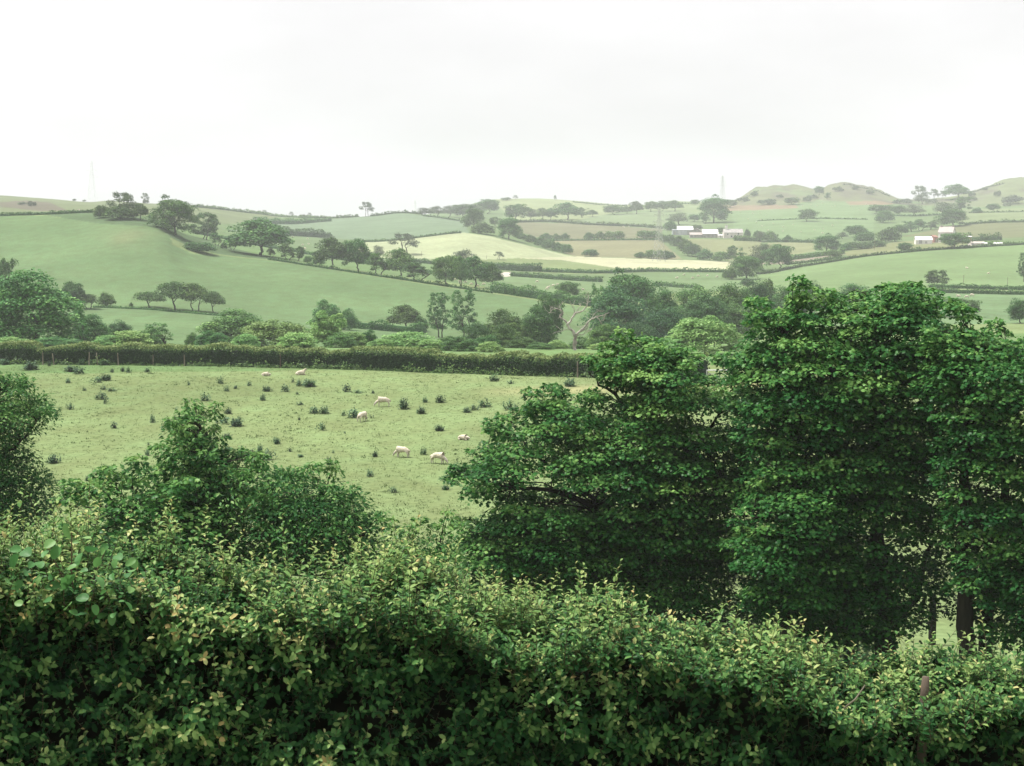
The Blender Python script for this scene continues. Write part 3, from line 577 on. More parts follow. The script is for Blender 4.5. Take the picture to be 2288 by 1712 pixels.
# ------------------------------------------------------------------ trees and bushes far and mid: kind, u, base v, top v, width px, label, distance
TREES = [
    # crest of the left hill
    ('airy', 276, 488, 429, 66, 'thin-crowned oak showing sky through its dome, on the left hill crest'),
    ('bush2', 226, 487, 458, 32, 'low dark bush on the left hill crest, left of the thin-crowned oak'),
    ('bush', 268, 490, 456, 62, 'broad dark bush under the thin-crowned oak'),
    ('oak2', 314, 492, 455, 32, 'small leaning tree just right of the thin-crowned oak'),
    ('bush', 340, 496, 474, 16, 'small round bush in the gap left of the largest crest tree'),
    ('big', 390, 524, 438, 94, 'largest dense round tree on the left hill crest'),
    ('oak3', 461, 536, 475, 48, 'pale oak on bare slender stems beside the largest crest tree'),
    ('slim', 484, 549, 520, 20, 'small tree below the pale oak on bare stems'),
    ('slim', 519, 559, 534, 17, 'little leaning tree left of the wide spreading oak'),
    ('bush', 500, 556, 540, 14, 'low shrub between two little trees under the crest'),
    ('oak2', 581, 571, 491, 116, 'wide spreading oak at the head of the tree row on the left hill'),
    ('bush2', 445, 563, 541, 68, 'low dark mound of gorse below the largest crest tree'),
    # the row running down the hill
    ('slim', 607, 574, 554, 15, 'very small tree in the row, right of the wide spreading oak'),
    ('slim', 642, 583, 543, 29, 'narrow ragged tree in the hill row'),
    ('oak3', 668, 584, 550, 21, 'narrow upright tree in the hill row beside the ragged one'),
    ('bush2', 688, 587, 571, 18, 'low shrub in the hill row, left of the paired oaks'),
    ('bush', 712, 592, 567, 26, 'rounded shrub at the foot of the paired oaks'),
    ('oak2', 741, 599, 532, 62, 'left tree of the paired tall oaks in the hill row'),
    ('oak', 796, 606, 534, 52, 'right tree of the paired tall oaks in the hill row'),
    ('slim', 845, 616, 565, 34, 'thin tree on two slim stems in the hill row'),
    ('oak2', 893, 621, 556, 60, 'open oak with a bare stem halfway down the hill row'),
    ('slim', 933, 629, 586, 48, 'low tree on three slim stems in the hill row'),
    ('oak', 998, 640, 571, 52, 'dark round oak near the lower end of the hill row'),
    ('oak3', 1030, 642, 572, 34, 'upright oak squeezed between two round oaks, lower hill row'),
    ('oak2', 1060, 643, 573, 56, 'many-stemmed spreading oak near the lower end of the hill row'),
    ('oak2', 1098, 644, 589, 42, 'last tree at the lower end of the hill row'),
    # thorns on the field bank of the left hill
    ('thorn', 333, 688, 651, 58, 'left thorn tree of the four on the bank, swept to one side'),
    ('thorn', 390, 694, 629, 70, 'tallest domed thorn tree of the four on the bank'),
    ('thorn2', 437, 696, 632, 48, 'two-stemmed thorn tree, third of the four on the bank'),
    ('thorn', 476, 700, 650, 42, 'right thorn tree of the four on the bank'),
    ('bush', 238, 684, 653, 36, 'single round bush on the bank, left of the four thorn trees'),
    ('bush', 293, 686, 675, 9, 'tiny shrub on the bank beside the left thorn tree'),
    ('oak', 161, 690, 629, 40, 'dark tree half hidden behind the big left tree'),
    ('thorn2', 198, 690, 656, 42, 'low thorn at the left end of the bank'),
    ('oak3', 8, 660, 578, 42, 'grey-green tree at the left edge above the big left tree', 345),
    # between the field hedge and the hill
    ('full', 66, 0, 606, 218, 'big full tree at the left edge behind the clipped hedge', 205),
    ('thin', 184, 0, 668, 56, 'thin-stemmed tree leaning out right of the big left tree', 215),
    ('full', 205, 0, 702, 80, 'dull green tree right of the big left tree, behind the clipped hedge', 222),
    ('dark', 262, 0, 716, 66, 'dull dark round tree left of the pale feathery bush', 232),
    ('brightbush', 285, 0, 738, 104, 'pale feathery bush over the clipped hedge at left', 196),
    ('thin', 368, 0, 719, 62, 'airy pale tree behind the clipped hedge, right of the feathery bush', 206),
    ('midbush', 428, 0, 742, 30, 'small dark sapling against the field behind the clipped hedge', 204),
    ('midbush', 330, 0, 730, 70, 'dull bush behind the airy pale tree', 226),
    ('midbush', 122, 0, 752, 120, 'dark bush low in front of the big left tree', 190),
    ('full', 520, 0, 692, 152, 'dark green tree behind the left end of the bright ash', 232),
    ('midash2', 612, 0, 716, 152, 'bright wide ash behind the clipped hedge, left of centre', 198),
    ('brightbush', 548, 0, 745, 60, 'yellow-green bush at the left foot of the bright wide ash', 190),
    ('midbush', 728, 0, 670, 66, 'dark rounded bush on the field edge above the bright wide ash', 325),
    ('midbush', 778, 0, 689, 40, 'smaller dark bush just right of the rounded one on the field edge', 325),
    ('midash', 728, 0, 694, 84, 'bright upright ash with a dark middle, right of the wide ash', 202),
    ('brightbush', 790, 0, 740, 62, 'low bright bush right of the upright ash', 198),
    ('midbush', 824, 0, 736, 38, 'small dark bush leaning right, over the clipped hedge', 204),
    ('brightbush', 912, 0, 741, 132, 'wide pale bush over the clipped hedge near the centre', 192),
    ('midbush', 1000, 0, 750, 52, 'small dull bush right of the wide pale bush', 192),
    ('oak2', 905, 737, 681, 62, 'round tree standing alone at the foot of the big green field'),
    ('bush', 940, 741, 706, 30, 'dark bush touching the lone round tree'),
    ('tallairy', 985, 0, 653, 62, 'left of two tall open ashes, with a bare leaning limb', 322),
    ('tallairy', 1043, 0, 647, 64, 'right of two tall open ashes, thicker with ivy', 318),
    ('dark2', 1060, 0, 719, 68, 'small dark tree low in front of the tall open ashes', 222),
    ('full', 1126, 0, 692, 100, 'full dull green tree left of the dead tree', 245),
    ('full', 1196, 0, 686, 92, 'broad tree directly behind the dead tree on its left', 250),
    ('full', 1130, 0, 724, 72, 'lower round tree in front of the full dull green tree', 212),
    ('midbush', 1090, 0, 748, 60, 'low bush left of the lower round tree', 196),
    ('oak', 1226, 0, 660, 54, 'narrow tree behind the crown of the dead tree', 290),
    ('brightbush', 1246, 0, 759, 48, 'pale low bush just left of the dead trunk', 205),
    ('midbush', 1300, 0, 752, 60, 'low bush close behind the dead trunk on its right', 215),
    ('full', 1350, 0, 724, 82, 'round bushy tree right of the dead tree', 208),
    ('bush', 1333, 0, 757, 34, 'small grey bush at the foot of the round bushy tree', 198),
    ('dark', 1378, 0, 641, 136, 'very dark dense tree behind the right arm of the dead tree', 268),
    ('oak', 1270, 668, 629, 46, 'round tree standing in the field hedge above the dead tree'),
    ('big', 1406, 0, 602, 124, 'tall broad tree rising behind the very dark tree', 345),
    ('thin', 1333, 0, 634, 44, 'thin pale tree left of the very dark tree', 300),
    ('dark2', 1482, 0, 690, 110, 'dark rounded tree low in the wood', 255),
    ('mid', 1484, 0, 645, 84, 'light-topped tree in the middle of the wood', 292),
    ('dark', 1570, 0, 658, 120, 'dark broad tree in the wood behind the bright forked ash', 262),
    ('mid2', 1550, 0, 640, 90, 'round tree at the back of the wood', 310),
    ('mid', 1628, 0, 634, 104, 'pale-topped wide tree at the right of the wood', 300),
    ('dark', 1690, 0, 628, 84, 'tree of the wood just left of the tall sycamore top', 312),
    ('mid2', 1650, 0, 680, 90, 'dull tree of the wood partly behind the tall sycamore', 270),
    ('dark2', 1425, 0, 720, 90, 'dark tree low at the left foot of the wood', 232),
    ('mid', 1762, 0, 640, 90, 'tree of the wood behind the tall sycamore crown', 330),
    ('dark', 1815, 0, 630, 70, 'dark tree top showing over the tall sycamore', 345),
    ('mid', 1905, 0, 634, 80, 'dull tree top showing over the tall sycamore at right', 350),
    ('midash2', 1575, 0, 708, 156, 'bright forked ash in front of the wood', 176),
    ('midash', 1500, 0, 756, 80, 'lower bright tree joined to the left of the forked ash', 172),
    ('midbush', 1430, 0, 772, 50, 'little bright bush left of the lower bright tree', 172),
    ('oak', 2150, 718, 667, 64, 'grey-green tree in the field above the right sycamore', 330),
    ('oak2', 2092, 0, 655, 40, 'dull tree half behind the tall sycamore on its right', 335),
    ('mid', 2282, 0, 668, 60, 'tree cut by the right edge above the sycamores', 300),
    ('brightbush', 238, 0, 748, 70, 'small pale bush at the left side of the feathery bush', 194),
    ('midbush', 470, 0, 738, 70, 'dark bush filling the gap left of the dark green tree', 200),
    ('brightbush', 665, 0, 742, 90, 'bright bush at the right foot of the wide ash', 192),
    ('midbush', 760, 0, 742, 70, 'dull bush low between the upright ash and the small leaning bush', 194),
    ('brightbush', 850, 0, 756, 60, 'low pale bush at the left side of the wide pale bush', 188),
    ('brightbush', 965, 0, 757, 70, 'low pale bush at the right side of the wide pale bush', 188),
    ('midbush', 1165, 0, 752, 70, 'dull bush low between the dead trunk and the lower round tree', 200),
    ('midbush', 165, 0, 758, 80, 'low dull bush at the foot of the thin-stemmed leaning tree', 186),
    ('brightbush', 20, 0, 752, 90, 'low bush against the left edge over the clipped hedge', 186),
    ('midbush', 1400, 0, 748, 80, 'bush under the dark trees at the left end of the wood', 212),
    ('midbush', 1030, 0, 752, 90, 'dull bush right behind the clipped hedge, below the two tall ashes', 186),
    ('brightbush', 1095, 0, 762, 60, 'pale low bush behind the clipped hedge, left of the lower round tree', 182),
    ('midbush', 1205, 0, 764, 60, 'low dark bush behind the clipped hedge, left of the dead trunk', 196),
    ('brightbush', 1345, 0, 766, 60, 'pale low bush behind the clipped hedge, right of the dead trunk', 196),
    ('midbush', 905, 0, 752, 80, 'dark low bush in front of the lone round tree', 210),
    # round clump in the middle right
    ('big', 1667, 624, 566, 70, 'dense round tree at the end of the yellow field'),
    ('bush', 1629, 625, 597, 28, 'pale bush at the left of the dense round tree'),
    ('pale', 1702, 604, 544, 50, 'pale tree behind the dense round tree'),
    ('oak', 1740, 605, 546, 52, 'dark tree at the right of the pale tree, above the big right field'),
    ('bush', 1670, 638, 621, 32, 'bush in front of the dense round tree'),
    ('bush', 1712, 640, 624, 40, 'bush at the edge of the wood below the pale tree', 380),
    # skyline left and centre
    ('airy', 820, 484, 451, 32, 'lone skyline tree on two bare stems'),
    ('airy', 325, 455, 431, 18, 'small wind-blown tree on the far skyline between the crest oaks'),
    ('scrub', 326, 456, 444, 14, 'scrub under the small wind-blown skyline tree'),
    ('airy', 591, 480, 469, 13, 'small thorn on the far left skyline'),
    ('airy', 651, 485, 473, 11, 'tiny thorn left of the lone two-stemmed skyline tree'),
    ('airy', 692, 487, 475, 10, 'tiny skyline thorn, nearer the lone two-stemmed tree'),
    ('scrub', 676, 487, 479, 16, 'low scrub on the skyline between two tiny thorns'),
    ('scrub', 761, 485, 480, 10, 'little scrub left of the lone skyline tree'),
    ('scrub', 166, 449, 444, 10, 'left dot of scrub on the far left skyline'),
    ('scrub', 188, 451, 446, 9, 'right dot of scrub on the far left skyline'),
    ('scrub', 72, 462, 449, 22, 'scrub clump on the pale hill at far left'),
    ('scrub', 50, 458, 451, 24, 'low gorse left of the scrub clump on the pale hill'),
    # wooded end of the centre skyline
    ('pale', 950, 482, 464, 40, 'leftmost tree of the skyline wood'),
    ('pale', 975, 484, 460, 36, 'second tree from the left in the skyline wood'),
    ('pale', 1004, 485, 459, 40, 'low middle tree of the skyline wood'),
    ('oak', 1034, 487, 456, 42, 'dull middle tree of the skyline wood'),
    ('pale', 1062, 487, 454, 44, 'rounded tree near the right of the skyline wood'),
    ('oak', 1092, 478, 445, 38, 'rightmost and highest tree of the skyline wood'),
    ('airy', 1152, 447, 436, 12, 'tiny leaning thorn on the skyline right of the wood'),
    ('scrub', 1130, 448, 441, 26, 'low scrub along the skyline right of the wood'),
    ('big', 1058, 512, 461, 48, 'grey-green tree at the left corner of the far pale fields'),
    ('bush', 1080, 523, 497, 52, 'broad bush at the foot of the grey-green corner tree'),
    ('oak3', 1106, 506, 485, 22, 'small tree between the two corner trees'),
    ('big', 1138, 535, 482, 52, 'large grey tree at the crest of the pale field'),
    ('airy', 904, 568, 521, 66, 'pale bluish tree in front of the pale field'),
    ('pale', 845, 580, 548, 26, 'small pale tree left of the pale bluish tree'),
    ('bush', 826, 582, 563, 34, 'bush at the foot of the small pale tree'),
    ('pale', 736, 548, 527, 34, 'grey bush at the end of the far tree hedge'),
    ('pale', 1036, 604, 557, 56, 'pale tree behind the lower hill row'),
    ('airy', 1115, 580, 562, 24, 'little pale tree on the lower edge of the pale field'),
    # line across the upper fields
    ('oak', 1155, 494, 456, 46, 'first round tree, left end of the upper field line'),
    ('pale', 1187, 493, 465, 24, 'pale tree second in the upper field line'),
    ('oak2', 1212, 491, 465, 30, 'third tree in the upper field line'),
    ('oak', 1232, 491, 465, 24, 'fourth tree, close against the third in the upper field line'),
    ('oak2', 1266, 491, 453, 50, 'tallest domed tree in the upper field line'),
    ('oak3', 1300, 487, 463, 24, 'upright tree right of the tallest domed one, upper field line'),
    ('oak2', 1323, 484, 469, 22, 'small last tree, right end of the upper field line'),
    ('oak', 1371, 480, 459, 38, 'round tree alone right of the upper field line'),
    ('oak2', 1400, 478, 461, 20, 'small tree beside the lone round one'),
    ('oak2', 1421, 478, 450, 28, 'taller tree on the skyline right of the small one'),
    ('oak', 1456, 473, 450, 30, 'left tree of the dark skyline trio'),
    ('oak', 1482, 472, 449, 24, 'middle tree of the dark skyline trio'),
    ('oak2', 1506, 472, 448, 34, 'right tree of the dark skyline trio'),
    ('oak', 1553, 457, 446, 16, 'small round skyline tree left of the big one below the pylon'),
    ('big', 1596, 498, 436, 68, 'big dark tree at the foot of the skyline pylon'),
    ('oak', 1632, 464, 446, 24, 'small tree on the skyline right of the big dark one'),
    ('slim', 1241, 448, 436, 5, 'thin single sapling on the centre skyline'),
    # around the grey barn farm
    ('pale', 1515, 503, 475, 46, 'pale tree behind the grey barn'),
    ('oak', 1551, 496, 479, 22, 'dark small tree upper right of the pale tree behind the barn'),
    ('slim', 1574, 500, 481, 10, 'little pointed tree on the slope above the white farm'),
    ('bush', 1497, 516, 493, 28, 'dark bush at the left end of the grey barn'),
    ('oak', 1556, 519, 502, 20, 'tree close behind the stone gable'),
    ('oak', 1611, 523, 508, 18, 'small tree between the pale-roofed shed and the white farmhouse'),
    ('bush', 1670, 531, 512, 14, 'upright shrub just right of the white farmhouse'),
    ('bush', 1690, 532, 515, 14, 'second shrub right of the white farmhouse'),
    ('bush2', 1450, 533, 515, 54, 'wide bush by the near pylon below the grey barn'),
    ('bush', 1317, 535, 519, 24, 'left bush of three standing together mid field'),
    ('bush', 1340, 535, 517, 26, 'middle bush of three standing together mid field'),
    ('bush2', 1373, 534, 516, 44, 'right and widest bush of three standing together mid field'),
    ('bush', 1219, 536, 521, 28, 'left bush of three on the brown field edge'),
    ('bush', 1243, 536, 522, 20, 'middle bush of three on the brown field edge'),
    ('bush', 1262, 536, 521, 22, 'right bush of three on the brown field edge'),
    ('bush', 1167, 536, 521, 26, 'top bush of the diagonal hedge line down the pale field'),
    ('bush', 1187, 543, 525, 26, 'second bush down the diagonal hedge line'),
    ('bush', 1206, 550, 530, 26, 'third bush down the diagonal hedge line'),
    ('bush2', 1226, 557, 535, 28, 'fourth bush down the diagonal hedge line'),
    ('bush', 1247, 562, 541, 26, 'fifth bush down the diagonal hedge line'),
    ('bush2', 1266, 567, 545, 26, 'lowest bush of the diagonal hedge line'),
    ('bush2', 1319, 573, 557, 36, 'dark bush on the top edge of the yellow field'),
    ('bush', 1430, 576, 563, 26, 'small bush left of the near pylon foot'),
    ('bush2', 1463, 578, 558, 44, 'round bush behind the near pylon'),
    ('bush', 1492, 579, 560, 30, 'bush right of the near pylon'),
    ('bush2', 1490, 541, 524, 34, 'leafy bush under the grey barn at the top of the lane hedge'),
    ('bush', 1515, 549, 527, 34, 'second leafy bush down the lane hedge below the barn'),
    ('bush', 1533, 560, 534, 34, 'third leafy bush down the lane hedge'),
    ('bush2', 1548, 573, 544, 40, 'lower leafy bush of the lane hedge near the yellow field'),
    ('bush', 1575, 581, 556, 36, 'bottom leafy bush of the lane hedge'),
    ('bush2', 1612, 584, 562, 40, 'bush on the yellow field edge left of the dense round tree'),
    ('oak3', 1640, 584, 549, 26, 'narrow tree behind the dense round tree'),
    # knolls and right skyline
    ('oak', 1830, 437, 416, 18, 'round tree in the notch between the two knolls'),
    ('scrub', 1712, 458, 444, 38, 'scrub on the slope of the left knoll'),
    ('oak', 1770, 458, 441, 28, 'round tree below the left knoll'),
    ('scrub', 1803, 452, 438, 22, 'scrub between the knolls'),
    ('oak3', 1848, 446, 430, 12, 'small upright tree on the right knoll flank'),
    ('scrub', 1742, 442, 434, 16, 'dark scrub patch up on the left knoll'),
    ('oak', 1804, 495, 467, 36, 'lone dense tree in the middle of the sheep pasture'),
    ('airy', 2056, 452, 415, 36, 'open-crowned tree on the right skyline saddle'),
    ('pale', 2058, 456, 433, 34, 'tree under the open-crowned skyline tree'),
    ('airy', 2087, 448, 422, 22, 'small ragged tree on the right skyline saddle'),
    ('airy', 2106, 446, 426, 16, 'smallest ragged tree on the right skyline saddle'),
    ('oak2', 2138, 444, 412, 46, 'broad double-crowned tree on the right skyline'),
    ('scrub', 2016, 456, 444, 44, 'low scrub left of the open-crowned skyline tree'),
    ('scrub', 2080, 455, 444, 30, 'scrub under the ragged skyline trees'),
    ('scrub', 2172, 440, 428, 16, 'scrub at the foot of the right hill skyline'),
    ('oak', 1958, 478, 457, 30, 'left tree of the group under the skyline saddle'),
    ('bush2', 1976, 498, 470, 40, 'bush below the group under the skyline saddle'),
    ('oak', 1984, 478, 458, 24, 'second tree of the group under the skyline saddle'),
    ('oak', 2009, 482, 459, 26, 'round detached tree right of the group under the saddle'),
    ('pale', 2042, 483, 457, 42, 'pale tree on the field line right of the round detached tree'),
    ('pale', 2110, 482, 451, 52, 'wide pale tree on the slope below the right skyline'),
    ('oak3', 2145, 474, 440, 34, 'tall tree on the slope below the right skyline'),
    ('big', 2128, 506, 463, 62, 'dark bluish tree mass above the white two-storey house'),
    ('bush', 2183, 476, 464, 22, 'bush right of the dark bluish tree mass'),
    ('oak', 2219, 473, 455, 24, 'lone round bush-like tree on the right slope'),
    ('scrub', 2228, 440, 426, 18, 'scrub high on the right hill'),
    ('scrub', 2262, 456, 436, 54, 'wide gorse patch on the right hill'),
    ('scrub', 2172, 449, 439, 24, 'gorse low on the right hill'),
    ('scrub', 2250, 462, 452, 20, 'small gorse under the wide patch, right hill'),
    ('scrub', 2200, 424, 418, 14, 'scrub on the right hill skyline'),
    ('scrub', 1660, 452, 440, 30, 'dull scrub on the left flank of the left knoll'),
    ('scrub', 1685, 438, 428, 20, 'small scrub near the top of the left knoll'),
    ('scrub', 1872, 428, 416, 24, 'gorse near the top of the right knoll'),
    ('scrub', 1912, 424, 415, 20, 'gorse on the brow of the right knoll'),
    ('scrub', 1945, 434, 424, 22, 'gorse on the right shoulder of the right knoll'),
    ('scrub', 1815, 444, 434, 26, 'gorse in the hollow between the two knolls'),
    ('scrub', 1725, 452, 444, 22, 'small dark scrub in the middle of the left knoll'),
    # hedgerow trees on the right
    ('oak', 1912, 530, 503, 38, 'round hedgerow tree left of the white barn farm'),
    ('pale', 1882, 534, 518, 24, 'pale bush left of the round hedgerow tree'),
    ('bush2', 1932, 542, 517, 44, 'pale willow-like bush right of the round hedgerow tree'),
    ('bush', 1985, 541, 508, 50, 'big rounded bush up the lane from the white barn'),
    ('oak', 2012, 526, 502, 30, 'tree at the top of the lane hedge by the white barn'),
    ('oak3', 2036, 518, 494, 26, 'upright tree in the row behind the white barn'),
    ('slim', 2056, 516, 490, 22, 'slender pointed tree in the row behind the white barn'),
    ('oak3', 2080, 513, 494, 26, 'last tree of the row behind the white barn'),
    ('bush2', 1920, 557, 540, 60, 'long low bush in the lane hedge'),
    ('bush', 1890, 560, 543, 26, 'bush beside the dark egg-shaped tree'),
    ('bush', 1960, 552, 536, 40, 'low bush right of the long one in the lane hedge'),
    ('big', 1848, 563, 522, 60, 'dark egg-shaped tree beside the lane'),
    ('bush2', 1860, 574, 558, 42, 'pale bush under the dark egg-shaped tree'),
    ('oak', 2021, 562, 542, 28, 'small tree on the top edge of the big right field'),
    ('oak', 2133, 556, 520, 54, 'leafy tree hiding the right half of the white two-storey house'),
    ('oak3', 2089, 641, 603, 40, 'lone bush-like tree on the lower edge of the big right field'),
    ('tallairy', 2290, 630, 564, 34, 'ragged ivy-clad tree cut by the right edge'),
    ('bush', 1760, 541, 525, 20, 'shrub on the hedge left of the dark egg-shaped tree'),
    ('bush', 1716, 539, 517, 40, 'wide bush right of the white farmhouse field'),
    ('pale', 1700, 540, 516, 20, 'pale shrub at the end of the farmhouse hedge'),
]
for t in TREES: tree(*t)

HEDGES = [
    ([(0, 483), (100, 480), (208, 475)], 6, 'thin dark hedge along the crest of the left hill', {}),
    ([(430, 521), (500, 534), (560, 547), (640, 560), (700, 571), (830, 592), (960, 612), (1040, 626)], 7, 'dark hedge running behind the tree row on the left hill', dict(ymin=560)),
    ([(600, 524), (680, 528), (740, 533)], 13, 'tall bushy hedge on the top side of the far sheep field', dict(ymin=600, lump=.6)),
    ([(430, 463), (500, 469), (560, 477), (640, 486), (735, 489), (800, 485)], 4, 'ragged hedge along the left skyline', dict(ymin=800, lump=.7)),
    ([(826, 484), (870, 479), (900, 476), (945, 480)], 4, 'thin hedge on the skyline right of the lone two-stemmed tree', dict(ymin=800, lump=.6)),
    ([(565, 498), (650, 501), (740, 494)], 8, 'bushy hedge below the left skyline', dict(ymin=800, lump=.6)),
    ([(805, 540), (860, 541), (920, 533), (1030, 521)], 4, 'low hedge between the grey-green hill and the pale field', dict(ymin=700)),
    ([(945, 483), (1030, 494), (1045, 497)], 3, 'thin hedge on the upper edge of the grey-green hill', dict(ymin=800)),
    ([(910, 586), (975, 591)], 8, 'short hedge behind the open oak of the hill row', dict(ymin=600)),
    ([(1085, 597), (1120, 604), (1160, 606), (1210, 607)], 15, 'tall thick hedge at the right end of the hill row', dict(ymin=560)),
    ([(1212, 608), (1345, 612), (1440, 607), (1530, 608), (1622, 609)], 7, 'long dark hedge along the lower side of the yellow field', dict(ymin=560)),
    ([(1142, 617), (1250, 625), (1345, 631)], 9, 'hedge above the little sheep field, left of the tall broad tree', dict(ymin=500)),
    ([(1460, 638), (1510, 642), (1570, 646)], 8, 'short hedge right of the tall broad tree', dict(ymin=450)),
    ([(1100, 653), (1160, 662), (1230, 672), (1325, 686)], 20, 'thick hedge at the lower end of the big green field', dict(ymin=380)),
    ([(600, 580), (700, 596), (800, 611), (960, 635), (1100, 656)], 5, 'low bank hedge at the foot of the tree row', dict(ymin=400, dense=.9, ymax=520, lump=.9)),
    ([(208, 687), (335, 692), (500, 707)], 4, 'low rough bank under the four thorn trees', dict(ymin=300, dense=.8)),
    ([(765, 731), (880, 741), (950, 747)], 17, 'bushy hedge left of the lone round tree at the field foot', dict(ymin=300, lump=.6)),
    ([(2075, 643), (2150, 645), (2290, 649)], 8, 'upper of two parallel hedges under the big right field', dict(ymin=380)),
    ([(2055, 653), (2150, 656), (2290, 659)], 9, 'lower of two parallel hedges under the big right field', dict(ymin=380)),
    ([(1700, 615), (1760, 601), (1850, 588), (1920, 575), (2030, 564), (2120, 557), (2290, 547)], 5, 'long hedge along the top of the big right field', dict(ymin=560)),
    ([(1750, 583), (1830, 574), (1885, 567)], 9, 'hedge leading left from the dark egg-shaped tree', dict(ymin=650)),
    ([(1758, 592), (1830, 584), (1880, 577)], 5, 'low pale hedge beside the lane', dict(ymin=650)),
    ([(1715, 541), (1760, 541), (1820, 543)], 6, 'hedge left of the dark egg-shaped tree', dict(ymin=800)),
    ([(1640, 537), (1700, 540)], 10, 'dark garden hedge right of the white farmhouse', dict(ymin=850)),
    ([(1690, 494), (1830, 489), (1940, 491)], 2, 'faint field edge across the sheep pasture', dict(ymin=1000)),
    ([(2160, 503), (2210, 498), (2290, 497)], 5, 'hedge right of the dark bluish tree mass', dict(ymin=900, lump=.6)),
    ([(1990, 483), (2060, 484), (2110, 479)], 3, 'hedge under the trees below the skyline saddle', dict(ymin=1000)),
    ([(2165, 476), (2290, 474)], 2, 'thin hedge on the right slope', dict(ymin=1000)),
    ([(1157, 498), (1230, 495), (1270, 500), (1340, 504), (1440, 507), (1482, 512)], 5, 'dark hedge under the upper field line of trees', dict(ymin=950)),
    ([(1220, 538), (1400, 537), (1470, 537)], 3, 'thin hedge on the upper edge of the brown field', dict(ymin=800)),
    ([(2160, 539), (2240, 537)], 11, 'shrubby hedge right of the white two-storey house', dict(ymin=800, lump=.7)),
    ([(2190, 546), (2290, 547)], 5, 'dark hedge at the right edge above the big field', dict(ymin=650)),
    ([(2012, 562), (2060, 559)], 5, 'short dark hedge below the white barn', dict(ymin=650)),
    ([(1280, 452), (1350, 459), (1400, 461)], 2, 'brown hedge line on the centre skyline', dict(ymin=1400)),
    ([(1880, 414), (1920, 416), (1958, 427), (1990, 441)], 2, 'rough gorse edging the right knoll skyline', dict(ymin=1500, lump=1.0, dense=.45, mat='leaf_scrub')),
    ([(1640, 452), (1665, 438), (1690, 425)], 2, 'rough gorse edging the left knoll skyline', dict(ymin=1500, lump=1.0, dense=.45, mat='leaf_scrub')),
    ([(2160, 433), (2200, 424), (2240, 410)], 2, 'gorse along the skyline of the right hill', dict(ymin=1500, lump=1.0, dense=.45, mat='leaf_scrub')),
    ([(1490, 456), (1560, 456)], 2, 'faint hedge on the skyline left of the big dark tree', dict(ymin=1400)),
]
for i, (px, hp, lab, kw) in enumerate(HEDGES): far_hedge(px, hp, lab, seed=40 + i, **kw)

# ------------------------------------------------------------------ the clipped hedge along the sheep field, its stakes, the gate
HU = [-60, 0, 150, 290, 430, 560, 680, 800, 900, 1000, 1130, 1250, 1350, 1450, 1570]
HV = np.interp(HU, [-60, 0, 290, 560, 800, 1000, 1130, 1290, 1450, 1570], [813, 814, 816, 820, 826, 834, 838, 843, 848, 851])
HP = np.array([ground(a, b, 90, 190) for a, b in zip(HU, HV)]); HP[:, 1] += .8; HP[:, 0] *= HP[:, 1] / (HP[:, 1] - .8)
root = empty('clipped_hedge', HP[7], 0, 'long dark hedge with a flat clipped top along the far side of the sheep field', 'hedge')
def under(o, r):
    o.parent = r; o.matrix_parent_inverse = Matrix.Translation(-Vector(r.location)); return o
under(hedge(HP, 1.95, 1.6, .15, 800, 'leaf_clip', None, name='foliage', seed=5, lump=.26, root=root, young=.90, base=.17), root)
r = np.random.default_rng(77); n = 7000
s = r.random(n) ** 1.0; P = np.stack([np.interp(s * (len(HP) - 1), range(len(HP)), HP[:, i]) for i in range(2)], 1)
cl = .5 + .9 * vnoise(s * 60, s * 0, 21) + .5 * vnoise(s * 200, s * 0, 22); P[:, 1] -= .9 + .5 * r.random(n) * np.clip(cl, .15, 2)
hh = np.abs(r.normal(size=n)) * .42 * np.clip(cl, .1, 2)
o_ = np.column_stack([P, terrain(P[:, 0], P[:, 1]) + hh]); nn = np.column_stack([.4 * r.normal(size=n), -.6 + .3 * r.normal(size=n), .6 + .3 * r.normal(size=n)])
v, f = leaves(QUAD, o_, nrm(np.cross(nn, r.normal(size=(n, 3)))), nrm(nn), .16 + .12 * r.random(n), .7)
tag(build('verge_weeds', v, f, M['leaf_mid'], None, {'tint': np.repeat(np.clip(.55 + .25 * r.normal(size=n), 0, 1), 4)}), kind='stuff')
POSTS = [(93, 788, 814, 0, 'straight grey stake at the left end of the clipped hedge'), (118, 790, 813, -.16, 'grey stake leaning left, beside the straight one'),
         (196, 787, 814, .06, 'pale upright stake in the dark hedge face, third from left'), (216, 788, 813, -.12, 'leaning stake just right of the pale upright one'),
         (262, 789, 816, -.05, 'weathered stake in the hedge face, left of the feathery bush'), (340, 792, 816, 0, 'short grey stake in the hedge under the airy pale tree'),
         (410, 793, 818, 0, 'thin grey stake in the hedge right of the airy pale tree'), (625, 792, 816, 0, 'brown stake in the clipped hedge above the lying sheep'),
         (1291, 808, 840, 0, 'pale stake at the right end of the clipped hedge, near the sycamore')]
for u, vt, vb, lean, lab in POSTS:
    b = ground(u, np.interp(u, HU, HV) - 0, 90, 190); b = foot(u, b[1] - .45); h = (np.interp(u, HU, HV) - vt + 1) / FPX * b[1]
    mb = MB(); mb.tube([(0, 0, -.2), (lean * .5, 0, h * .5), (lean, 0, h)], [.065, .06, .05], 7)
    o = mb.build('fence_stake', M['post_brown' if 'brown' in lab else 'post_grey']); o.location = b; tag(o, lab, 'fence stake', 'stakes standing along the clipped hedge')
gb = ground(1607, 862, 90, 160)
g = empty('field_gate', gb, .12, 'pale metal five-barred gate at the end of the clipped hedge', 'gate')
gw = 58 / FPX * gb[1]; mb = MB(); mb.tube([(-gw / 2, 0, 1.22), (gw / 2, 0, 1.22)], .045, 8); mb.build('top_rail', M['metal_pale'], g)
